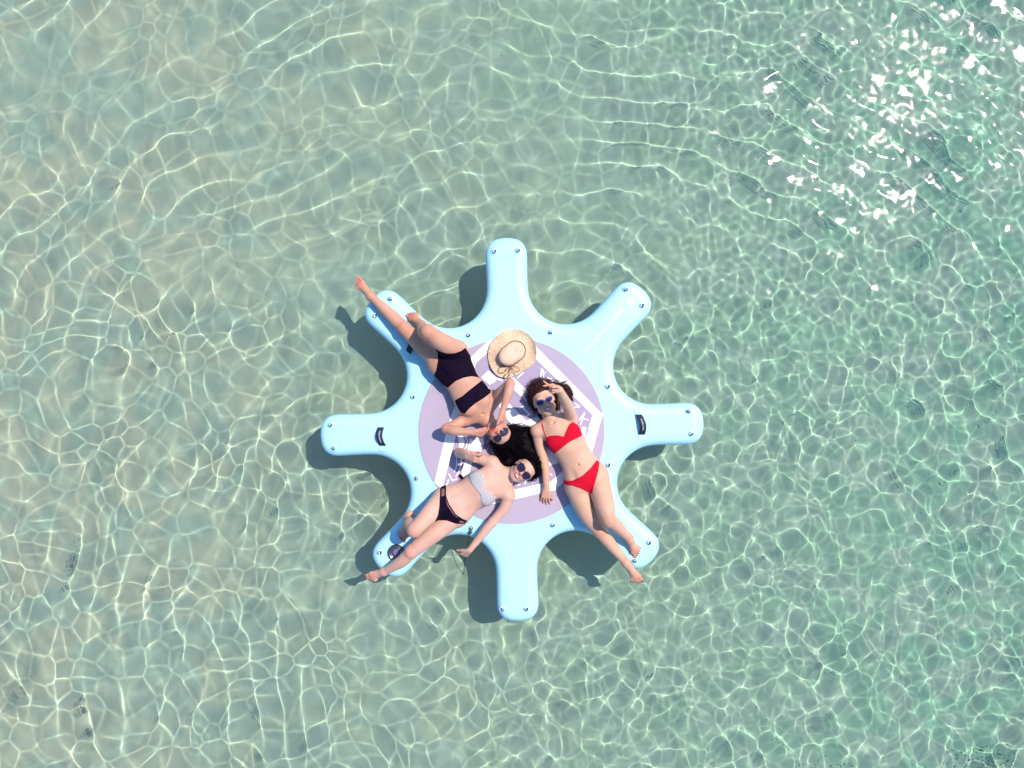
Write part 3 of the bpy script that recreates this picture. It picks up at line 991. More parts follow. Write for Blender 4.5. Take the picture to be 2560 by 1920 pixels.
def hair_mesh(pers, name, m, n, targets, cap=True, blobs=(), curl=.010, rad=.0042, seed=1, side_bias=0.0, loose=()):
    """scalp cap plus tapering wavy locks running from the scalp to where the hair lies"""
    rs = random.Random(seed)
    mb = MB(); L = pers.L
    hM, hc = pers.hM, pers.hc
    # cap + lying mass as a field
    pts_w = [Vector(L(0, 0, 0))] + [Vector(b_[0]) for b_ in blobs]
    lo = np.min([np.array(p) for p in pts_w], 0) - .16; hi = np.max([np.array(p) for p in pts_w], 0) + .16
    lo[2] = ZD - .01
    Fh = Field(lo, hi, .006)
    Fh.ell(L(0, .030, -.012), np.array((.082, .090, .094)) * pers.hs, hM, .01)
    X, Y, Z = np.meshgrid(*Fh.ax, indexing='ij', sparse=True)
    qx, qy, qz = X - hc[0], Y - hc[1], Z - hc[2]
    loc = [qx * hM[0, i] + qy * hM[1, i] + qz * hM[2, i] for i in range(3)]
    cut = ((loc[2] - .012) - 1.05 * (loc[1] - .020) + 3.0 * (loc[0]) ** 2 * 2) / 1.45     # face side of the hairline
    cut2 = (-loc[1] - .055)
    Fh.D = np.maximum(np.maximum(Fh.D, cut.astype(np.float32)), cut2.astype(np.float32))
    for c_, rr, ang in blobs:
        ca, sa = math.cos(ang), math.sin(ang)
        Fh.ell(c_, rr, np.array([[ca, -sa, 0], [sa, ca, 0], [0, 0, 1]]), .03)
    # strand grooves in the mass
    g = (np.sin((X * 210 + 9 * np.sin(Y * 33 + X * 11))) * np.sin(Y * 190 + 8 * np.sin(X * 29))).astype(np.float32) * .0030
    Fh.D = Fh.D + g
    # keep out of the body
    V, Fc = surface_nets(Fh.D, Fh.lo, Fh.h)
    V = relax(V, Fc, 1, .4)
    base_v, base_f = V, Fc
    for i in range(n):
        # root on the scalp
        while True:
            a, zz = rs.uniform(0, 2 * math.pi), rs.uniform(-1, 1)
            dv = np.array([math.sqrt(1 - zz * zz) * math.cos(a), math.sqrt(1 - zz * zz) * math.sin(a), zz])
            if dv[2] - 1.05 * dv[1] < -.02 and dv[1] > -.55: break
        root = Vector(L(dv[0] * .080, .030 + dv[1] * .087, -.012 + dv[2] * .092))
        nrmv = Vector(hM @ dv)
        tx, ty, tz, jit = rs.choice(targets)
        best = None
        for _ in range(3):
            tx, ty, tz, jit = rs.choice(targets)
            tp = P(tx + rs.gauss(0, jit), ty + rs.gauss(0, jit), tz + rs.uniform(-.008, .012))
            sc_ = (tp - root).normalized().dot(nrmv) + rs.uniform(0, .5)
            if best is None or sc_ > best[0]: best = (sc_, tp)
        tp = best[1]
        p1 = root + nrmv * rs.uniform(.006, .016)
        p2 = root.lerp(tp, .55) + Vector((rs.gauss(0, .012), rs.gauss(0, .012), rs.uniform(0, .015)))
        sp = spline([root, p1, p2, tp], 8)
        ph, fq, am = rs.uniform(0, 6.28), rs.uniform(2.0, 4.0), rs.uniform(.4, 1.2) * curl
        out = []
        for k_, p in enumerate(sp):
            s_ = k_ / (len(sp) - 1)
            tg = (sp[min(k_ + 1, len(sp) - 1)] - sp[max(k_ - 1, 0)]).normalized()
            sdv = tg.cross(Vector((0, 0, 1)))
            q = p + sdv * am * s_ ** .7 * math.sin(ph + fq * 2 * math.pi * s_) + Vector((0, 0, .4 * am * s_ * math.cos(ph + fq * 6.28 * s_)))
            q.z = max(q.z, ZD + .008)
            out.append(q)
        r_ = rad * rs.uniform(.6, 1.3)
        mb.tube(out, [r_ * (.35 + 1.0 * math.sin(math.pi * min(1, (k_ / (len(out) - 1)) * .9 + .12))) * (1 if k_ < len(out) - 1 else .2) for k_ in range(len(out))], 3)
    for pts in loose:                                  # single loose curls
        sp = spline(pts, 10)
        mb.tube(sp, [.0028 * (1 - .75 * k_ / len(sp)) + .0004 for k_ in range(len(sp))], 5)
    nv = len(mb.v)
    vs = [tuple(v) for v in mb.v] + [tuple(v) for v in base_v]
    fs = mb.f + [tuple(int(q) + nv for q in f) for f in base_f]
    return pymesh(name, vs, fs, [m], None, True)

def sunglasses(pers, label, style, m_frame, m_lens_, dx=(0, 0, 0), tilt=0):
    """frame, two lenses, two temples in the axes of the wearer's head"""
    L0 = pers.L
    L = lambda x, y, z: Vector(L0(x + dx[0], y + dx[1], z + dx[2]))
    root = empty("sunglasses", L(0, .006, .10)); tag(root, label, "sunglasses", "sunglasses worn on the float")
    bpy.context.view_layer.update()
    def outline(q, gr=0):
        pts = []
        for i in range(36):
            a = 2 * math.pi * i / 36
            cx_, sy_ = math.cos(a), math.sin(a)
            rx, ry = .0275 + gr, .0245 + gr
            x_ = rx * math.copysign(abs(cx_) ** .85, cx_); y_ = ry * math.copysign(abs(sy_) ** .85, sy_)
            if style == 'cat':
                if sy_ > 0: y_ = y_ * .80 + .0055 * max(cx_, 0)
                else: y_ *= 1.02
                x_ *= 1.04
            if style == 'wayfarer':
                if sy_ > 0: y_ *= .74
                y_ *= .92; x_ += .002 * sy_
            pts.append((q * (.0345 + x_), .006 + y_))
        return pts
    def zf(x_): return .0985 - 4.2 * x_ * x_
    fr = MB()
    for q in (-1, 1):
        pts = outline(q, .0005)
        fr.tube([L(x_, y_, zf(x_)) for x_, y_ in pts], .0024 if style != 'thin' else .0018, 6, closed=True)
        ol = outline(q, 0); lm = MB()
        vs = [L(x_, y_, zf(x_) + .0012) for x_, y_ in ol] + [L(x_, y_, zf(x_) - .0012) for x_, y_ in ol]
        cx_, cy_ = q * .0345, .006
        vs += [L(cx_, cy_, zf(cx_) + .0032), L(cx_, cy_, zf(cx_) - .001)]
        n_ = len(ol); fs = []
        for i in range(n_):
            j = (i + 1) % n_
            fs += [(2 * n_, i, j), (2 * n_ + 1, n_ + j, n_ + i), (i, n_ + i, n_ + j, j)]
        lm.add(vs, fs); lm.build("lens", m_lens_, root)
        tm = MB()
        tm.tube([L(q * .064, .014, zf(.064) + .004), L(q * .074, .012, .062), L(q * .079, .008, .020), L(q * .078, .002, -.012), L(q * .076, -.010, -.022)], [.0030, .0026, .0022, .0022, .0015], 6)
        tm.build("temple", m_frame, root)
        fr.tube([L(q * .058, .018, zf(.058)), L(q * .066, .014, zf(.064) + .003)], .0034, 6)
    fr.tube([L(-.009, .010, zf(.008)), L(0, .014, .101), L(.009, .010, zf(.008))], .0024, 6)
    fr.build("frame", m_frame, root)
    return root

def nv(p): return np.array(p, float)
def hang(parent, *obs):
    for o in obs:
        o.parent = parent

# ------------------------------------------------------------------ woman in the black cut-out swimsuit
skinA = skin_material("tan_skin", (.50, .26, .18), (.54, .295, .21))
A = Person((868, 670), (1320, 1180), .56)
F = A.F
hipL = nv(Q(c2, 985, 985, .095)); hipR = nv(Q(c2, 1165, 905, .105))
pel = nv(Q(c2, 1090, 1000, .10)); waist = nv(Q(c2, 1250, 1270, .085)); rib = nv(Q(c2, 1345, 1415, .10))
axA = nrm(nv(Q(c2, 1345, 1415, .1)) - nv(Q(c2, 1110, 1010, .1))); sA = nrm(np.cross(axA, (0, 0, 1)))
MA = np.stack([sA, axA, (0, 0, 1)], -1)
def torso(F, pel, waist, rib, shL, shR, nk, M, hw, ww, cw):
    F.ell(pel, (hw, .125, .098), M, .03)
    F.ell(pel - M[:, 1] * .03, (hw * .98, .09, .09), M, .03)
    F.ell(pel * .5 + waist * .5, ((hw + ww) * .48, .12, .082), M, .04)
    F.ell(waist, (ww, .13, .076), M, .04)
    F.ell(waist * .5 + rib * .5, ((ww + cw) * .50, .13, .086), M, .04)
    F.ell(rib, (cw, .13, .094), M, .04)
    up = rib * .35 + (shL + shR) * .325
    F.ell(up, (cw * 1.0, .085, .078), M, .04)
    F.cone(shL, shR, .050, .050, .04, flat=((0, 0, 1), .9))
    F.cone((shL + shR) / 2, nk, .062, .05, .04)
    for q in (shL, shR):      # trapezius and collar bone
        F.cone(q, nk, .036, .038, .03)
        a_ = nk * .72 + (shL + shR) * .14; a_ = a_ * .86 + q * .14
        F.cone(a_ + np.array([0, 0, .040]), q * .86 + nk * .14 + np.array([0, 0, .034]), .0075, .009, .014)
    mid_ = (shL + shR) / 2
    F.ell(nk * .62 + mid_ * .38 + np.array([0, 0, .072]), (.012, .010, .010), M, .012, True)
    for q in (-1, 1):         # hollow beside the hip bone
        F.ell(pel + M[:, 0] * .085 * q + M[:, 1] * .075 + np.array([0, 0, .088]), (.020, .045, .014), M, .03, True)
shAl = nv(Q(c3, 432, 612, .085)); shAr = nv(Q(c3, 738, 400, .09)); nkA = nv(Q(c3, 630, 590, .085))
torso(F, pel, waist, rib, shAl, shAr, nkA, MA, .160, .116, .132)
for q in (-1, 1):
    F.ell(rib + sA * .062 * q + axA * .02 + np.array([0, 0, .066]), (.056, .060, .038), MA, .03)
# legs: the straight one to the upper left, the bent one with its knee up
knA = nv(Q(c2, 620, 665, .085)); anA = nv(Q(c2, 275, 330, .055))
A.limb([(hipL, .082), (nv(Q(c2, 800, 830, .095)), .068), (knA, .048)], .03)
A.limb([(knA, .048), (nv(Q(c2, 500, 545, .062)), .047), (anA, .026)], .02)
F.ell(knA + np.array([0, 0, .018]), (.034, .04, .036), None, .02)
kn2 = nv(Q(c2, 868, 700, .40)); an2 = nv(Q(c2, 800, 625, .075))
A.limb([(hipR, .084), (nv(Q(c2, 1040, 830, .27)), .071), (kn2, .050)], .03)
A.limb([(kn2, .049), (kn2 * .62 + an2 * .38 - nv((0.01, .02, 0)), .048), (an2, .027)], .02)
torsoA = F.D.copy()
A.blush += [(knA + nv((0, 0, .04)), .06, .5), (kn2 + nv((0, 0, .03)), .06, .5)]
A.foot(anA, Q(c2, 118, 150, .045), (0.1, .0, 1), Q(c2, 200, 100) - Q(c2, 100, 200))
A.foot(an2, Q(c2, 655, 500, .018), (0, 0, 1), Q(c2, 640, 540) - Q(c2, 760, 480))
# arms: both elbows out, hands at the glasses
elA = nv(Q(c3, 228, 712, .165)); wrA = nv(Q(c3, 500, 752, .215))
A.limb([(shAl, .046), (nv(Q(c3, 330, 665, .125)), .038), (elA, .0335)], .02)
A.limb([(elA, .034), (nv(Q(c3, 330, 735, .195)), .035), (wrA, .0215)], .014)
A.blush += [(elA, .045, .6)]; elB = nv(Q(c3, 892, 240, .27)); A.blush += [(elB, .05, .6)]; wrB = nv(Q(c3, 818, 520, .29))
A.limb([(shAr, .046), (nv(Q(c3, 800, 330, .19)), .039), (elB, .0335)], .02)
A.limb([(elB, .034), (nv(Q(c3, 875, 330, .29)), .034), (wrB, .0215)], .014)
hcA = nv(Q(c3, 778, 752, .115)); uA = nrm(nv(Q(c3, 883, 858)) - nv(Q(c3, 672, 645)))
A.head(hcA, uA + np.array([0, 0, -.12]), np.array([0.02, .02, 1.0]), nkA, smile=0)
A.hand(wrA, nv(Q(c3, 620, 765)) - nv(Q(c3, 500, 752)) + np.array([0, 0, -.006]), np.array([-.10, -.55, .8]), np.array([.2, 1, .3]),
       [(18, 30, 20, 6), (34, 48, 38, 2), (48, 58, 40, 0), (58, 60, 40, -3)], .95, thumb_pose=(.85, .45, .1), thumb_curl=10)
A.hand(wrB, nv(Q(c3, 815, 640)) - nv(Q(c3, 818, 520)) + np.array([0, 0, -.012]), np.array([.75, .1, .62]), np.array([-1, 0, .2]),
       [(22, 40, 20, 6), (38, 52, 38, 2), (50, 60, 40, 0), (60, 60, 40, -3)], .95, thumb_pose=(.85, .45, .1), thumb_curl=10)
oA = A.finish("woman in a black cut-out swimsuit holding her sunglasses with both hands", [skinA, m_nail_pink, m_lip_red, m_teeth])
brief = [(972, 890), (1010, 918), (1085, 938), (1165, 930), (1220, 905), (1262, 868), (1330, 990), (1385, 1100), (1440, 1190), (1500, 1250),
         (1524, 1285), (1520, 1335), (1460, 1385), (1370, 1440), (1300, 1500), (1255, 1552), (1222, 1545), (1190, 1510), (1158, 1450), (1150, 1412),
         (1230, 1370), (1300, 1310), (1375, 1250), (1428, 1205), (1390, 1172), (1320, 1164), (1240, 1180), (1160, 1215), (1075, 1285), (1000, 1240), (925, 1165), (962, 1100), (980, 1010), (978, 940)]
suit = garment(A, torsoA, [[c2(x, y) for x, y in brief]], .0055, "swimsuit", m_black_swim, zc=.14)
# hair
P3 = lambda x, y, z: (Q(c3, x, y, z))
tg = []
for x, y, j in ((1000, 900, 12), (1080, 800, 10), (1050, 850, 10), (1110, 830, 8), (1130, 940, 8), (1090, 900, 9), (1140, 1010, 8), (1120, 900, 10), (1150, 1000, 10), (960, 1020, 12), (880, 1040, 10), (800, 1000, 9), (1060, 980, 12), (740, 930, 6), (1020, 740, 7), (1090, 720, 5),
                (860, 1090, 7), (700, 880, 4), (940, 690, 5)):
    u, v = c3(x, y); tg.append((u, v, .022, j * .9))
blobs = [(nv(P3(1000, 850, .035)), (.105, .085, .045), R(-55)), (nv(P3(1120, 970, .025)), (.045, .060, .032), R(-60)), (nv(P3(850, 1050, .03)), (.055, .045, .035), 0), (nv(P3(1060, 740, .02)), (.045, .035, .026), 0), (nv(P3(960, 900, .030)), (.115, .085, .048), R(-25)), (nv(P3(1040, 960, .025)), (.085, .060, .036), R(-50)), (nv(P3(880, 1010, .025)), (.070, .055, .034), R(20)), (nv(P3(900, 760, .045)), (.055, .060, .055), R(-45)),
         (nv(P3(780, 900, .035)), (.050, .040, .040), R(-40))]
lo_ = [[P3(690, 850, .03), P3(650, 900, .02), P3(665, 960, .015), P3(720, 1000, .02), P3(770, 1035, .075)],
       [P3(700, 880, .03), P3(672, 930, .02), P3(700, 985, .02), P3(750, 1010, .05)],
       [P3(660, 800, .04), P3(635, 850, .02), P3(645, 910, .015), P3(690, 960, .015)],
       [P3(920, 690, .04), P3(980, 670, .03), P3(1020, 700, .02), P3(1075, 700, .015), P3(1108, 740, .015)],
       [P3(1000, 720, .04), P3(1050, 715, .03), P3(1095, 690, .02), P3(1112, 720, .015)],
       [P3(1090, 900, .05), P3(1110, 960, .04), P3(1150, 980, .03), P3(1190, 1040, .02)]]
hairA = hair_mesh(A, "hair", m_hair_black, 1100, tg, blobs=blobs, curl=.009, rad=.0024, seed=3, loose=lo_)
hang(oA, suit, hairA)
sunglasses(A, "round dark sunglasses held up by the woman in the black swimsuit", 'thin', m_frame_dark, m_lens, dx=(0, .002, .012))

# ------------------------------------------------------------------ woman in the striped bandeau
skinB = skin_material("fair_skin", (.55, .325, .25), (.60, .365, .285))
B = Person((895, 1090), (1395, 1490), .46)
F = B.F
pelB = nv(Q(c4, 965, 540, .098)); waB = nv(Q(c4, 1100, 450, .085)); rbB = nv(Q(c4, 1235, 365, .098))
axB = nrm(rbB - pelB); axB[2] = 0; axB = nrm(axB); sB = nrm(np.cross(axB, (0, 0, 1))); MB_ = np.stack([sB, axB, (0, 0, 1)], -1)
shB1 = nv(Q(c3, 705, 1065, .085)); shB2 = nv(Q(c3, 872, 1398, .085)); nkB = nv(Q(c3, 850, 1195, .085))
torso(F, pelB, waB, rbB, shB1, shB2, nkB, MB_, .158, .114, .130)
for q in (-1, 1):
    F.ell(nv(Q(c3, 600 + q * 42, 1322 + q * 96, .135)), (.056, .056, .040), MB_, .03)
hB1 = nv(Q(c4, 860, 490, .10)); hB2 = nv(Q(c4, 985, 625, .10))
kB1 = nv(Q(c4, 588, 775, .33)); aB1 = nv(Q(c4, 525, 675, .075))
B.limb([(hB1, .085), (nv(Q(c4, 745, 610, .23)), .070), (kB1, .050)], .03)
B.limb([(kB1, .048), (kB1 * .6 + aB1 * .4 - nv((.01, -.01, 0.0)), .047), (aB1, .026)], .02)
kB2 = nv(Q(c4, 560, 978, .165)); aB2 = nv(Q(c4, 300, 1166, .052))
B.limb([(hB2, .085), (nv(Q(c4, 770, 805, .15)), .069), (kB2, .049)], .03)
B.limb([(kB2, .047), (nv(Q(c4, 462, 1072, .125)), .045), (aB2, .026)], .02)
F.ell(kB1 + np.array([-.005, -.005, .014]), (.036, .036, .034), None, .02)
F.ell(kB2 + np.array([-.005, -.0, .018]), (.036, .036, .034), None, .02)
# navel
F.ell(nv(Q(c4, 1012, 500, .172)), (.006, .009, .008), MB_, .008, True)
torsoB = F.D.copy()
B.blush += [(kB1 + nv((0, 0, .03)), .06, .65), (kB2 + nv((0, 0, .04)), .06, .5)]
B.foot(aB1, Q(c4, 462, 885, .018), (0, 0, 1), Q(c4, 500, 890) - Q(c4, 430, 800))
B.foot(aB2, Q(c4, 128, 1238, .035), (0, 0, 1), Q(c4, 120, 1215) - Q(c4, 220, 1290))
elB1 = nv(Q(c3, 368, 962, .055)); wrB1 = nv(Q(c3, 448, 1000, .262))
B.limb([(shB1, .047), (nv(Q(c3, 540, 1010, .07)), .041), (elB1, .036)], .02)
B.limb([(elB1, .037), (elB1 * .6 + wrB1 * .4, .036), (wrB1, .022)], .014)
B.hand(wrB1, nv(Q(c3, 520, 1020, .31)) - wrB1, np.array([-.3, -.2, 1.0]), np.array([.3, 1, .2]),
       [(6, 10, 6, 6), (55, 70, 50, 2), (62, 75, 50, 0), (66, 75, 50, -3)], .95, thumb_pose=(.8, .5, .35), thumb_curl=25)
elB2 = nv(Q(c4, 1322, 700, .075)); wrB2 = nv(Q(c4, 1108, 962, .075))
B.limb([(shB2, .047), (nv(Q(c4, 1430, 570, .075)), .040), (elB2, .035)], .02)
B.limb([(elB2, .0355), (nv(Q(c4, 1255, 780, .08)), .034), (wrB2, .0215)], .014)
B.hand(wrB2, nv(Q(c4, 1005, 1050, -.01)) - wrB2, np.array([.35, -.1, .9]), np.array([-.9, .3, 0]),
       [(20, 18, 12, 7), (42, 26, 16, 2), (52, 30, 18, -2), (58, 34, 18, -6)], .98, thumb_pose=(.75, .6, .25), thumb_curl=15)
hcB = nv(Q(c3, 1035, 1140, .115)); uB = nrm(nv(Q(c3, 1162, 1058)) - nv(Q(c3, 905, 1218)))
B.head(hcB, uB + np.array([0, 0, .03]), np.array([-.05, -.05, 1.0]), nkB, smile=1.0)
oB = B.finish("woman in a striped bandeau and black bikini briefs trailing one hand over the water", [skinB, m_nail, m_lip_red, m_teeth])
top = [(455, 1195), (500, 1165), (530, 1150), (585, 1160), (615, 1190), (628, 1235), (622, 1290), (612, 1330), (640, 1345), (690, 1375), (735, 1420), (742, 1455), (728, 1495),
       (700, 1520), (655, 1528), (615, 1500), (590, 1450), (590, 1400), (560, 1360), (520, 1310), (490, 1270), (478, 1225)]
band = garment(B, torsoB, [[c3(x, y) for x, y in top]], .006, "bandeau_top", m_stripe, zc=.15)
bot = [(832, 370), (886, 356), (893, 440), (925, 520), (985, 610), (1050, 660), (1092, 682), (1062, 712), (985, 702), (900, 668), (800, 668), (828, 600), (838, 520)]
bott = garment(B, torsoB, [[c4(x, y) for x, y in bot]], .0055, "bikini_briefs", m_black_swim, zc=.13)
m_sheer = mat("sheer_black_mesh", (.20, .085, .085), .7)
sh1 = garment(B, torsoB, [[c4(x, y) for x, y in ((843, 382), (876, 375), (880, 440), (846, 450))]], .0072, "mesh_panel", m_sheer, zc=.13, round_=.002)
sh2 = garment(B, torsoB, [[c4(x, y) for x, y in ((885, 455), (893, 452), (918, 525), (975, 610), (1012, 645), (1004, 652), (965, 618), (905, 535))]], .0072, "mesh_panel", m_sheer, zc=.13, round_=.002)
sh3 = garment(B, torsoB, [[c4(x, y) for x, y in ((1020, 668), (1070, 686), (1052, 702), (1012, 692))]], .0072, "mesh_panel", m_sheer, zc=.13, round_=.002)
# tie end of the bandeau
mb = MB(); q = Vector(P3(378, 1205, .02))
mb.tube([P3(455, 1245, .03), P3(420, 1235, .02), P3(392, 1222, .016)], [.003, .004, .004], 6)
mb.tube([P3(398, 1226, .018), P3(386, 1210, .020), P3(370, 1188, .018)], [.009, .012, .008], 8)
tie = mb.build("tie_end", m_black_swim)
tg = []
for x, y, j in ((1170, 1040, 6), (1200, 1120, 4), (1190, 1180, 4), (1140, 1205, 4), (1090, 1000, 9), (1000, 1000, 9), (1160, 990, 8), (900, 1060, 9), (870, 1100, 6), (1110, 1240, 4)):
    u, v = c3(x, y); tg.append((u, v, .025, j * .8))
blobs = [(nv(P3(1130, 1090, .045)), (.060, .070, .055), R(-30)), (nv(P3(1040, 1030, .035)), (.075, .035, .042), R(-5)), (nv(P3(1160, 1175, .035)), (.030, .030, .035), 0)]
hairB = hair_mesh(B, "hair", m_hair_black, 800, tg, blobs=blobs, curl=.003, rad=.0024, seed=8)
hang(oB, band, bott, hairB)
hang(bott, sh1, sh2, sh3); hang(band, tie)
sunglasses(B, "large cat-eye sunglasses on the smiling woman in the striped bandeau", 'cat', m_frame_dark, m_lens, dx=(0, -.002, .002))

# ------------------------------------------------------------------ woman in the red bikini
skinC = skin_material("light_skin", (.54, .32, .225), (.58, .36, .26))
C_ = Person((1290, 920), (1660, 1500), .66)
F = C_.F
pelC = nv(Q(c5, 850, 1255, .098)); waC = nv(Q(c5, 730, 1030, .085)); rbC = nv(Q(c5, 625, 830, .098))
axC = rbC - pelC; axC[2] = 0; axC = nrm(axC); sC = nrm(np.cross(axC, (0, 0, 1))); MC = np.stack([sC, axC, (0, 0, 1)], -1)
shC1 = nv(Q(c5, 292, 725, .085)); shC2 = nv(Q(c5, 672, 575, .10)); nkC = nv(Q(c5, 462, 605, .085))
torso(F, pelC, waC, rbC, shC1, shC2, nkC, MC, .162, .114, .130)
F.ell(nv(Q(c5, 500, 850, .135)), (.058, .054, .038), MC, .03)
F.ell(nv(Q(c5, 692, 755, .145)), (.058, .060, .042), MC, .03)
F.ell(nv(Q(c5, 765, 1115, .170)), (.006, .009, .008), MC, .008, True)
hC1 = nv(Q(c5, 740, 1380, .098)); hC2 = nv(Q(c5, 985, 1280, .10))
kC1 = nv(Q(c6, 905, 530, .10)); aC1 = nv(Q(c6, 1188, 868, .050))
C_.limb([(hC1, .085), (nv(Q(c6, 780, 335, .105)), .074), (kC1, .050)], .03)
C_.limb([(kC1, .048), (nv(Q(c6, 1000, 640, .085)), .047), (aC1, .026)], .02)
kC2 = nv(Q(c6, 1004, 418, .26)); aC2 = nv(Q(c6, 1222, 620, .070))
C_.limb([(hC2, .085), (nv(Q(c6, 955, 250, .20)), .074), (kC2, .050)], .03)
C_.limb([(kC2, .048), (nv(Q(c6, 1090, 480, .20)), .046), (aC2, .026)], .02)
F.ell(kC1 + np.array([0, 0, .018]), (.034, .036, .036), None, .02)
F.ell(kC2 + np.array([.002, -.008, .014]), (.036, .036, .034), None, .02)
torsoC = F.D.copy()
C_.blush += [(kC1 + nv((0, 0, .04)), .06, .5), (kC2 + nv((0, 0, .03)), .06, .6)]
C_.foot(aC1, Q(c6, 1335, 1075, .030), (0, 0, 1), Q(c6, 1370, 1050) - Q(c6, 1260, 1070))
C_.foot(aC2, Q(c6, 1312, 798, .020), (0, 0, 1), Q(c6, 1290, 800) - Q(c6, 1350, 710))
elC1 = nv(Q(c5, 362, 1065, .050)); wrC1 = nv(Q(c5, 395, 1375, .045))
C_.limb([(shC1, .047), (nv(Q(c5, 315, 880, .062)), .041), (elC1, .0345)], .02)
C_.limb([(elC1, .035), (nv(Q(c5, 385, 1170, .055)), .033), (wrC1, .0215)], .014)
C_.hand(wrC1, nv(Q(c5, 378, 1560, .022)) - wrC1, np.array([0, 0, 1.0]), np.array([1, -.1, 0]),
        [(8, 10, 8, 12), (10, 12, 10, 3), (12, 12, 10, -5), (14, 14, 12, -14)], .98, thumb_pose=(.8, .55, .1), thumb_curl=25)
elC2 = nv(Q(c5, 622, 405, .31)); wrC2 = nv(Q(c5, 552, 255, .50))
C_.limb([(shC2, .048), (nv(Q(c5, 660, 490, .20)), .043), (elC2, .037)], .02)
C_.limb([(elC2, .037), (nv(Q(c5, 592, 345, .40)), .034), (wrC2, .0225)], .014)
dC = nv(Q(c5, 500, 205, .555)) - wrC2
C_.hand(wrC2, nv(Q(c5, 455, 232, .535)) - wrC2, np.array([.15, .1, -1.0]), np.array([0.2, 1, -.2]),
        [(0, 3, 3, -20), (0, 3, 3, 20), (92, 80, 40, 0), (95, 80, 40, -3)], .98, thumb_pose=(.8, .2, .75), thumb_curl=60)
hcC = nv(Q(c5, 366, 378, .120)); uC = nrm(nv(Q(c5, 303, 222)) - nv(Q(c5, 432, 530)))
C_.head(hcC, uC + np.array([0, 0, .05]), np.array([.06, -.10, 1.0]), nkC, smile=1.0)
oC = C_.finish("woman in a red bikini holding up two fingers in a peace sign", [skinC, m_nail, m_lip_rose, m_teeth])
topC = [(398, 800), (440, 778), (510, 770), (560, 778), (595, 788), (612, 740), (640, 680), (665, 640), (700, 622), (745, 645), (775, 670), (800, 730), (812, 775), (740, 808),
        (660, 845), (590, 900), (530, 955), (485, 992), (450, 950), (415, 895), (388, 840)]
red_t = garment(C_, torsoC, [[c5(x, y) for x, y in topC]], .006, "bikini_top", m_red_swim, zc=.15)
botC = [(585, 1298), (690, 1290), (800, 1230), (900, 1140), (975, 1058), (1008, 1085), (985, 1180), (955, 1280), (925, 1380), (910, 1440), (860, 1415), (780, 1375), (690, 1345), (596, 1345)]
red_b = garment(C_, torsoC, [[c5(x, y) for x, y in botC]], .0055, "bikini_briefs", m_red_swim, zc=.13)
def on_skin(D, F, u, v, off):
    """highest point of the body under a photo pixel, lifted by off"""
    z = .12
    for _ in range(3):
        p = P(u, v, z)
        i = int(round((p.x - F.lo[0]) / F.h)); j = int(round((p.y - F.lo[1]) / F.h))
        col = D[i, j]; w = np.where(col < 0)[0]
        if len(w) == 0: return P(u, v, .05)
        z = F.lo[2] + w.max() * F.h + F.h * .5 - ZD
    return P(u, v, z + off)
fullC = C_.F.D
for pts in (((398, 815), (372, 740), (352, 670), (340, 612), (350, 570)), ((702, 628), (650, 585), (605, 545), (572, 515), (545, 498))):
    sp = [on_skin(torsoC, F, *c5(x, y), .001) for x, y in pts]
    sp = spline(sp, 8)
    mb = MB(); mb.tube(sp, .0042, 6)
    mb.build("strap", m_red_swim, red_t)
m_chain = mat("silver_chain", (.8, .8, .82), .2, Metallic=1.0)
mb = MB()
sp = spline([on_skin(fullC, F, *c5(x, y), .0012) for x, y in ((400, 640), (420, 660), (438, 664), (455, 655), (480, 625))], 6)
mb.tube(sp, .0008, 5)
q = on_skin(fullC, F, *c5(438, 666), .002); mb.lathe([(.004, -.001), (.004, .001), (.001, .002)], q, n=12)
neckl = mb.build("necklace", m_chain)
tg = []
for x, y, j in ((200, 250, 6), (175, 330, 4), (220, 430, 5), (270, 500, 5), (260, 170, 6), (340, 130, 5), (420, 150, 5), (500, 180, 5), (580, 220, 6), (640, 260, 6), (680, 300, 5), (660, 350, 4), (540, 450, 5), (330, 560, 3), (540, 380, 5), (620, 200, 5), (560, 480, 3)):
    u, v = c5(x, y); tg.append((u, v, .018, j * 1.1))
P5 = lambda x, y, z: Q(c5, x, y, z)
blobs = [(nv(P5(300, 240, .040)), (.080, .055, .050), R(25)), (nv(P5(225, 370, .030)), (.036, .066, .036), R(15)), (nv(P5(530, 400, .030)), (.022, .060, .030), R(0)), (nv(P5(530, 240, .030)), (.045, .035, .03), 0)]
lo_ = []
rs = random.Random(4)
for k in range(26):
    j = lambda s=8: rs.uniform(-s, s)
    e = rs.uniform(0, 1)
    lo_.append([P5(560 + j(), 200 + j(), .03), P5(620 + j(12), 190 + 40 * e + j(), .03), P5(680 + j(10), 240 + 30 * e + j(), .02), P5(700 + j(10) - 30 * e, 310 + j(10), .015), P5(680 + j(14), 350 + j(14), .012), P5(700 + j(12), 380 + j(8) - 20 * e, .010)])
for k in range(6):
    j = lambda s=6: rs.uniform(-s, s)
    lo_.append([P5(310 + j(), 500 + j(), .03), P5(310 + j(), 560 + j(), .02), P5(340 + j(), 590 + j(), .015), P5(368 + j(), 570 + j(), .03), P5(350 + j(), 540 + j(), .03)])
for k in range(5):
    j = lambda s=6: rs.uniform(-s, s)
    lo_.append([P5(220 + j(), 190 + j(), .06), P5(215 + 20 * k, 150 + j(), .05), P5(250 + 22 * k, 120 + j(), .04), P5(290 + 20 * k, 140 + j(), .04)])
hairC = hair_mesh(C_, "hair", m_hair_brown, 800, tg, blobs=blobs, curl=.003, rad=.0022, seed=21, loose=lo_)
hang(oC, red_t, red_b, hairC, neckl)
sunglasses(C_, "blue-lensed sunglasses on the woman in the red bikini", 'wayfarer', m_frame_clear, mat("blue_lens", (.015, .012, .10), .06, Coat_Weight=.5), dx=(0, .001, .002))

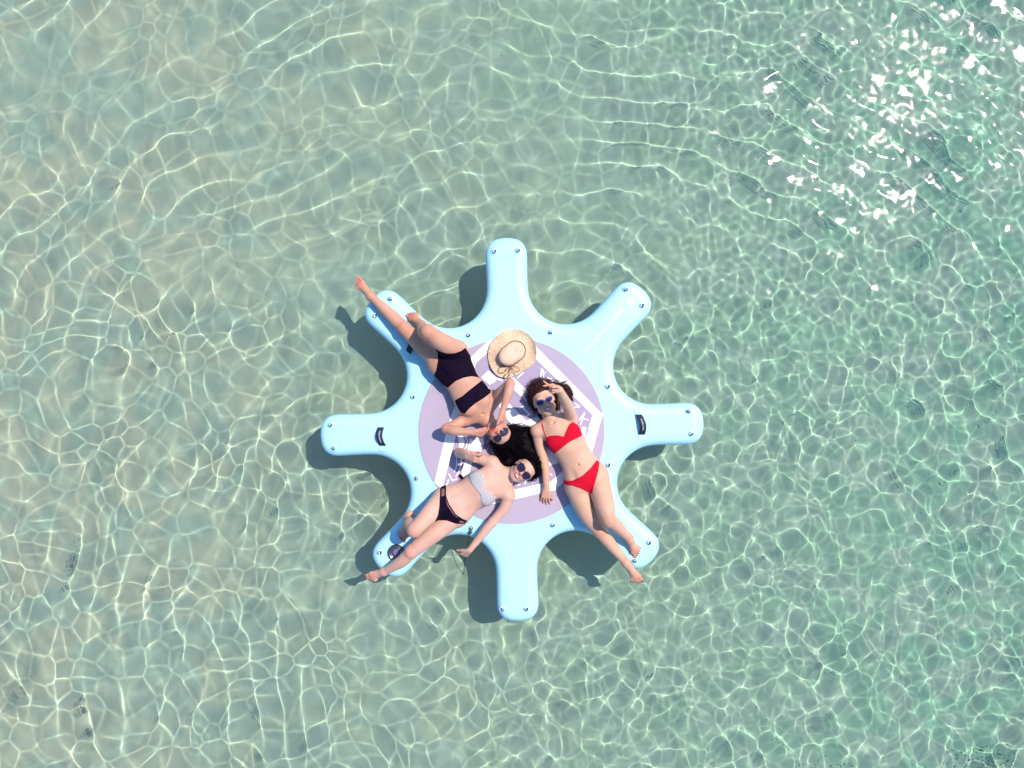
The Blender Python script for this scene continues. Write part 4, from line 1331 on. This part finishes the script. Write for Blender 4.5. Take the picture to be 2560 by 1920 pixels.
# ================================================================== STRAW HAT
c6h = lambda x, y: (1160 + x / 9.215, 800 + y / 9.215)
hat = empty("straw_hat", Q(c6h, 1110, 780, .006)); tag(hat, "wide-brimmed straw sun hat with a thin brown cord bow", "sun hat")
bpy.context.view_layer.update()
def straw(name, c1, c2_, sc_, fine):
    m = bpy.data.materials.new(name); m.use_nodes = True; t = m.node_tree; b = t.nodes['Principled BSDF']; b.inputs['Roughness'].default_value = .8
    tc = t.nodes.new('ShaderNodeTexCoord'); vo = t.nodes.new('ShaderNodeTexVoronoi'); vo.inputs['Scale'].default_value = sc_
    n = t.nodes.new('ShaderNodeTexNoise'); n.inputs['Scale'].default_value = fine; n.inputs['Detail'].default_value = 4; n.inputs['Distortion'].default_value = 1.5
    t.links.new(tc.outputs['Object'], vo.inputs['Vector']); t.links.new(tc.outputs['Object'], n.inputs['Vector'])
    ad = t.nodes.new('ShaderNodeMath'); ad.operation = 'ADD'; t.links.new(vo.outputs['Distance'], ad.inputs[0]); t.links.new(n.outputs['Fac'], ad.inputs[1])
    r = t.nodes.new('ShaderNodeValToRGB'); r.color_ramp.elements[0].position = .50; r.color_ramp.elements[1].position = 1.05
    r.color_ramp.elements[0].color = (*c1, 1); r.color_ramp.elements[1].color = (*c2_, 1)
    t.links.new(ad.outputs[0], r.inputs['Fac']); t.links.new(r.outputs[0], b.inputs['Base Color'])
    bp = t.nodes.new('ShaderNodeBump'); bp.inputs['Strength'].default_value = .7; bp.inputs['Distance'].default_value = .004
    t.links.new(ad.outputs[0], bp.inputs['Height']); t.links.new(bp.outputs[0], b.inputs['Normal'])
    return m
m_brim = straw("woven_straw_brim", (.80, .63, .46), (.60, .43, .28), 95, 60)
m_crown = straw("woven_straw_crown", (.78, .62, .48), (.60, .43, .31), 190, 120)
rim = [(1180, 215), (1300, 240), (1420, 300), (1540, 400), (1620, 520), (1655, 650), (1670, 770), (1655, 900), (1590, 1010), (1480, 1100), (1360, 1170), (1230, 1250), (1080, 1320), (940, 1330),
       (810, 1300), (700, 1210), (620, 1090), (570, 950), (548, 820), (570, 680), (620, 560), (690, 450), (790, 350), (900, 270), (1040, 225)]
rimp = spline([Q(c6h, x, y, .02) for x, y in rim], 6, closed=True)
nr = len(rimp); cc = Q(c6h, 1110, 775, .02)
vs = []; fs = []; NR = 22
a_el, b_el, th_el = .106, .084, R(38)
for side in (1, 0):
    for i in range(NR + 1):
        s_ = i / NR
        for j, rp in enumerate(rimp):
            an = math.atan2(rp.y - cc.y, rp.x - cc.x)
            la = an - th_el
            re = 1 / math.sqrt((math.cos(la) / a_el) ** 2 + (math.sin(la) / b_el) ** 2) * .90
            p0 = Vector((cc.x + re * math.cos(an), cc.y + re * math.sin(an), 0))
            p = p0.lerp(Vector((rp.x, rp.y, 0)), s_)
            # the right edge curls up, the rest waves gently
            curl = max(0, math.cos(an - R(25))) ** 3
            z = ZD + .032 + .009 * math.sin(3 * an + 1) * s_ + .006 * math.sin(7 * an) * s_ ** 2 + .028 * curl * s_ ** 3 + .02 * (1 - s_) ** 2 + .0015 * math.sin(23 * an) * s_ ** 4
            p.z = z + (.0018 if side else -.0018)
            vs.append(p)
k0 = (NR + 1) * nr
for i in range(NR):
    for j in range(nr):
        j2 = (j + 1) % nr
        fs.append((i * nr + j, i * nr + j2, (i + 1) * nr + j2, (i + 1) * nr + j))
        fs.append((k0 + i * nr + j, k0 + (i + 1) * nr + j, k0 + (i + 1) * nr + j2, k0 + i * nr + j2))
for j in range(nr):
    j2 = (j + 1) % nr
    fs.append((NR * nr + j, NR * nr + j2, k0 + NR * nr + j2, k0 + NR * nr + j)); fs.append((j2, j, k0 + j, k0 + j2))
mb = MB(); mb.add(vs, fs); mb.build("brim", m_brim, hat)
vs = []; fs = []; NC = 26; NJ = 72
for i in range(NC + 1):
    a = math.pi / 2 * i / NC
    rad_ = max(math.cos(a), 0.0) ** .62; zz = math.sin(a) ** 1.1
    for j in range(NJ):
        an = 2 * math.pi * j / NJ
        ex, ey = a_el * rad_ * math.cos(an), b_el * rad_ * math.sin(an)
        # pinched waist between the two lobes, dented top
        pin = 1 - .10 * math.exp(-(math.cos(an) / .4) ** 2) * math.cos(a)
        ey *= pin
        dent = -.018 * math.exp(-((ex - .055) / .03) ** 2 - (ey / .04) ** 2) * zz
        x = cc.x + ex * math.cos(th_el) - ey * math.sin(th_el) - .030 * zz * (1 - .2 * zz)
        y = cc.y + ex * math.sin(th_el) + ey * math.cos(th_el) - .018 * zz
        z = ZD + .046 + .062 * zz * (1 - .30 * (ex / a_el)) + dent
        z += .0008 * math.sin(i * 2.4)
        vs.append(Vector((x, y, z)))
for i in range(NC):
    for j in range(NJ):
        j2 = (j + 1) % NJ
        fs.append((i * NJ + j, i * NJ + j2, (i + 1) * NJ + j2, (i + 1) * NJ + j))
fs.append(tuple(range(NC * NJ, (NC + 1) * NJ)))
mb = MB(); mb.add(vs, fs); cro = mb.build("crown", m_crown, hat)
m_cord = mat("brown_cord", (.11, .030, .012), .6)
mb = MB()
pts = []
for j in range(60):
    an = 2 * math.pi * j / 60; ex, ey = a_el * 1.02 * math.cos(an), b_el * 1.02 * (1 - .10 * math.exp(-(math.cos(an) / .4) ** 2)) * math.sin(an)
    pts.append(Vector((cc.x + ex * math.cos(th_el) - ey * math.sin(th_el), cc.y + ex * math.sin(th_el) + ey * math.cos(th_el), ZD + .056)))
mb.tube(pts, .0022, 6, closed=True)
cord = mb.build("cord", m_cord, hat)
mb = MB()
K = lambda x, y, z=.060: Q(c6h, x, y, z)
for pl in ([(1060, 1050), (980, 1060), (860, 1080), (800, 1130), (800, 1190), (870, 1215), (940, 1190), (980, 1130), (1060, 1055)],
           [(1070, 1050), (1150, 1055), (1240, 1080), (1280, 1130), (1260, 1180), (1210, 1190), (1160, 1150), (1070, 1055)],
           [(1060, 1055), (1070, 1130), (1020, 1200), (950, 1260), (920, 1330)], [(1080, 1055), (1110, 1130), (1135, 1200), (1170, 1250), (1200, 1290)],
           [(1060, 1055), (1050, 1150), (1060, 1220), (1030, 1290), (1000, 1340)], [(980, 1060), (900, 1060), (820, 1065)], [(1060, 1050), (1150, 1020), (1240, 980)]):
    mb.tube(spline([K(x, y, .058 + .005 * math.sin(i * 1.3)) for i, (x, y) in enumerate(pl)], 6), .0022, 5)
mb.tube([K(1050, 1050, .05), K(1085, 1052, .05)], .005, 8)
mb.build("bow", m_cord, cord)

# ================================================================== TETHER, DEBRIS, WEED
m_green = mat("dark_green_cord", (.008, .075, .045), .6)
te = empty("tether_cord", P(1176, 1333)); tag(te, "dark green tether cord clipped to a steel ring and dropping into the water", "cord")
bpy.context.view_layer.update()
mb = MB()
def wpt(u, v, z):
    k = (H - z) / FPX; return Vector(((u - 1280) * k, -(v - 960) * k, z))
mb.tube(spline([P(1175, 1330, .008), P(1174, 1336, .006), wpt(1172.5, 1343, ZD - .035), wpt(1171, 1352, .02), wpt(1168, 1366, -.08), wpt(1165, 1390, -.22), wpt(1163, 1408, -.33), wpt(1160, 1430, -.55)], 6), .0026, 6)
mb.build("line", m_green, te)
mb = MB()
mb.tube([P(1177, 1322, .012), P(1176.5, 1327, .013), P(1175.5, 1332, .012), P(1175, 1336, .010)], [.004, .009, .012, .005], 8)
mb.tube([P(1171, 1331, .011), P(1181, 1330, .011)], [.004, .005], 6)
mb.build("clip", m_green, te)

def leaf(name, u, v, z, L_, ang, label, m):
    c_ = wpt(u, v, z); mb = MB(); vs = []; fs = []
    n_ = 9
    for i in range(n_ + 1):
        s_ = i / n_; w_ = L_ * .20 * math.sin(math.pi * min(1, s_ * .96 + .03)) + .0006
        x = (s_ - .5) * L_; y0 = L_ * .12 * math.sin(2.2 * s_)
        for dy, dz in ((-w_, 0), (0, .0018), (w_, 0), (0, -.0012)):
            vs.append(c_ + Vector((x * math.cos(ang) - (y0 + dy) * math.sin(ang), x * math.sin(ang) + (y0 + dy) * math.cos(ang), dz)))
    for i in range(n_):
        for j in range(4): fs.append((i * 4 + j, i * 4 + (j + 1) % 4, (i + 1) * 4 + (j + 1) % 4, (i + 1) * 4 + j))
    fs += [(3, 2, 1, 0), tuple(range(n_ * 4, n_ * 4 + 4))]
    mb.add(vs, fs); o = mb.build(name, m); return tag(o, label, "leaf")
m_leaf = mat("dark_leaf", (.02, .025, .03), .6)
leaf("drifting_leaf", 153, 1478, -DEPTH + .05, .042, R(105), "dark leaf lying on the sand in the lower left of the water", m_leaf)
leaf("drifting_leaf", 65, 944, -DEPTH + .05, .032, R(-25), "small dark leaf near the left edge of the picture", m_leaf)
leaf("drifting_leaf", 1092, 1400, -DEPTH + .03, .018, R(60), "tiny dark leaf fragment left of the trailing hand", m_leaf)
leaf("drifting_leaf", 2120, 1100, -DEPTH - .02, .020, R(30), "tiny dark leaf fragment in the greener water on the right", m_leaf)

# seaweed patch at the bottom right: many little blades on the sand
m_weed = mat("seaweed", (.30, .33, .22), .8, var=(14, (.36, .35, .25)))
rs = random.Random(9); mb = MB()
for i in range(220):
    cx_, cy_ = rs.choice(((2400, 1890, ), (2440, 1905), (2330, 1900), (2480, 1870), (2050, 1900), (2420, 1860)))
    u, v = rs.gauss(cx_, 34), rs.gauss(cy_, 18)
    c_ = wpt(u, v, -.60); c_.z = float(bed_z(np.array(c_.x), np.array(c_.y)))
    a = rs.uniform(0, 6.28); L_ = rs.uniform(.01, .03); dx_, dy_ = math.cos(a) * L_, math.sin(a) * L_
    w_ = Vector((-dy_, dx_, 0)).normalized() * rs.uniform(.0015, .003)
    top = c_ + Vector((dx_, dy_, rs.uniform(.003, .010)))
    midp = c_.lerp(top, .5) + Vector((0, 0, .008))
    mb.add([c_ - w_, c_ + w_, midp + w_ * 1.3, midp - w_ * 1.3, top], [(0, 1, 2, 3), (3, 2, 4)])
wd = mb.build("seaweed", m_weed)
tag(wd, "low brown green seaweed tufts on the sand at the lower right", "seaweed", kind="stuff")

# shell bits and crumbs of weed strewn over the sand
m_crumb = mat("shell_crumbs", (.05, .05, .04), .9, var=(3.0, (.62, .58, .50)))
mb = MB()
for i in range(150):
    x, y = rs.uniform(-4.3, 4.3), rs.uniform(-3.3, 3.3)
    z = float(bed_z(np.array(x), np.array(y))); r_ = rs.choice((.002, .002, .003, .003, .004, .006)); a0 = rs.uniform(0, 6.28)
    ring_ = [Vector((x + r_ * rs.uniform(.6, 1.2) * math.cos(a0 + k * 1.2566), y + .7 * r_ * rs.uniform(.6, 1.2) * math.sin(a0 + k * 1.2566), z + .0005)) for k in range(5)]
    mb.add(ring_ + [Vector((x, y, z + r_ * .5)), Vector((x, y, z - .002))], [(k, (k + 1) % 5, 5) for k in range(5)] + [((k + 1) % 5, k, 6) for k in range(5)])
tag(mb.build("shell_crumbs", m_crumb, smooth=False), "scattered crumbs of shell and weed over the sandy bottom", "shell bits", kind="stuff")
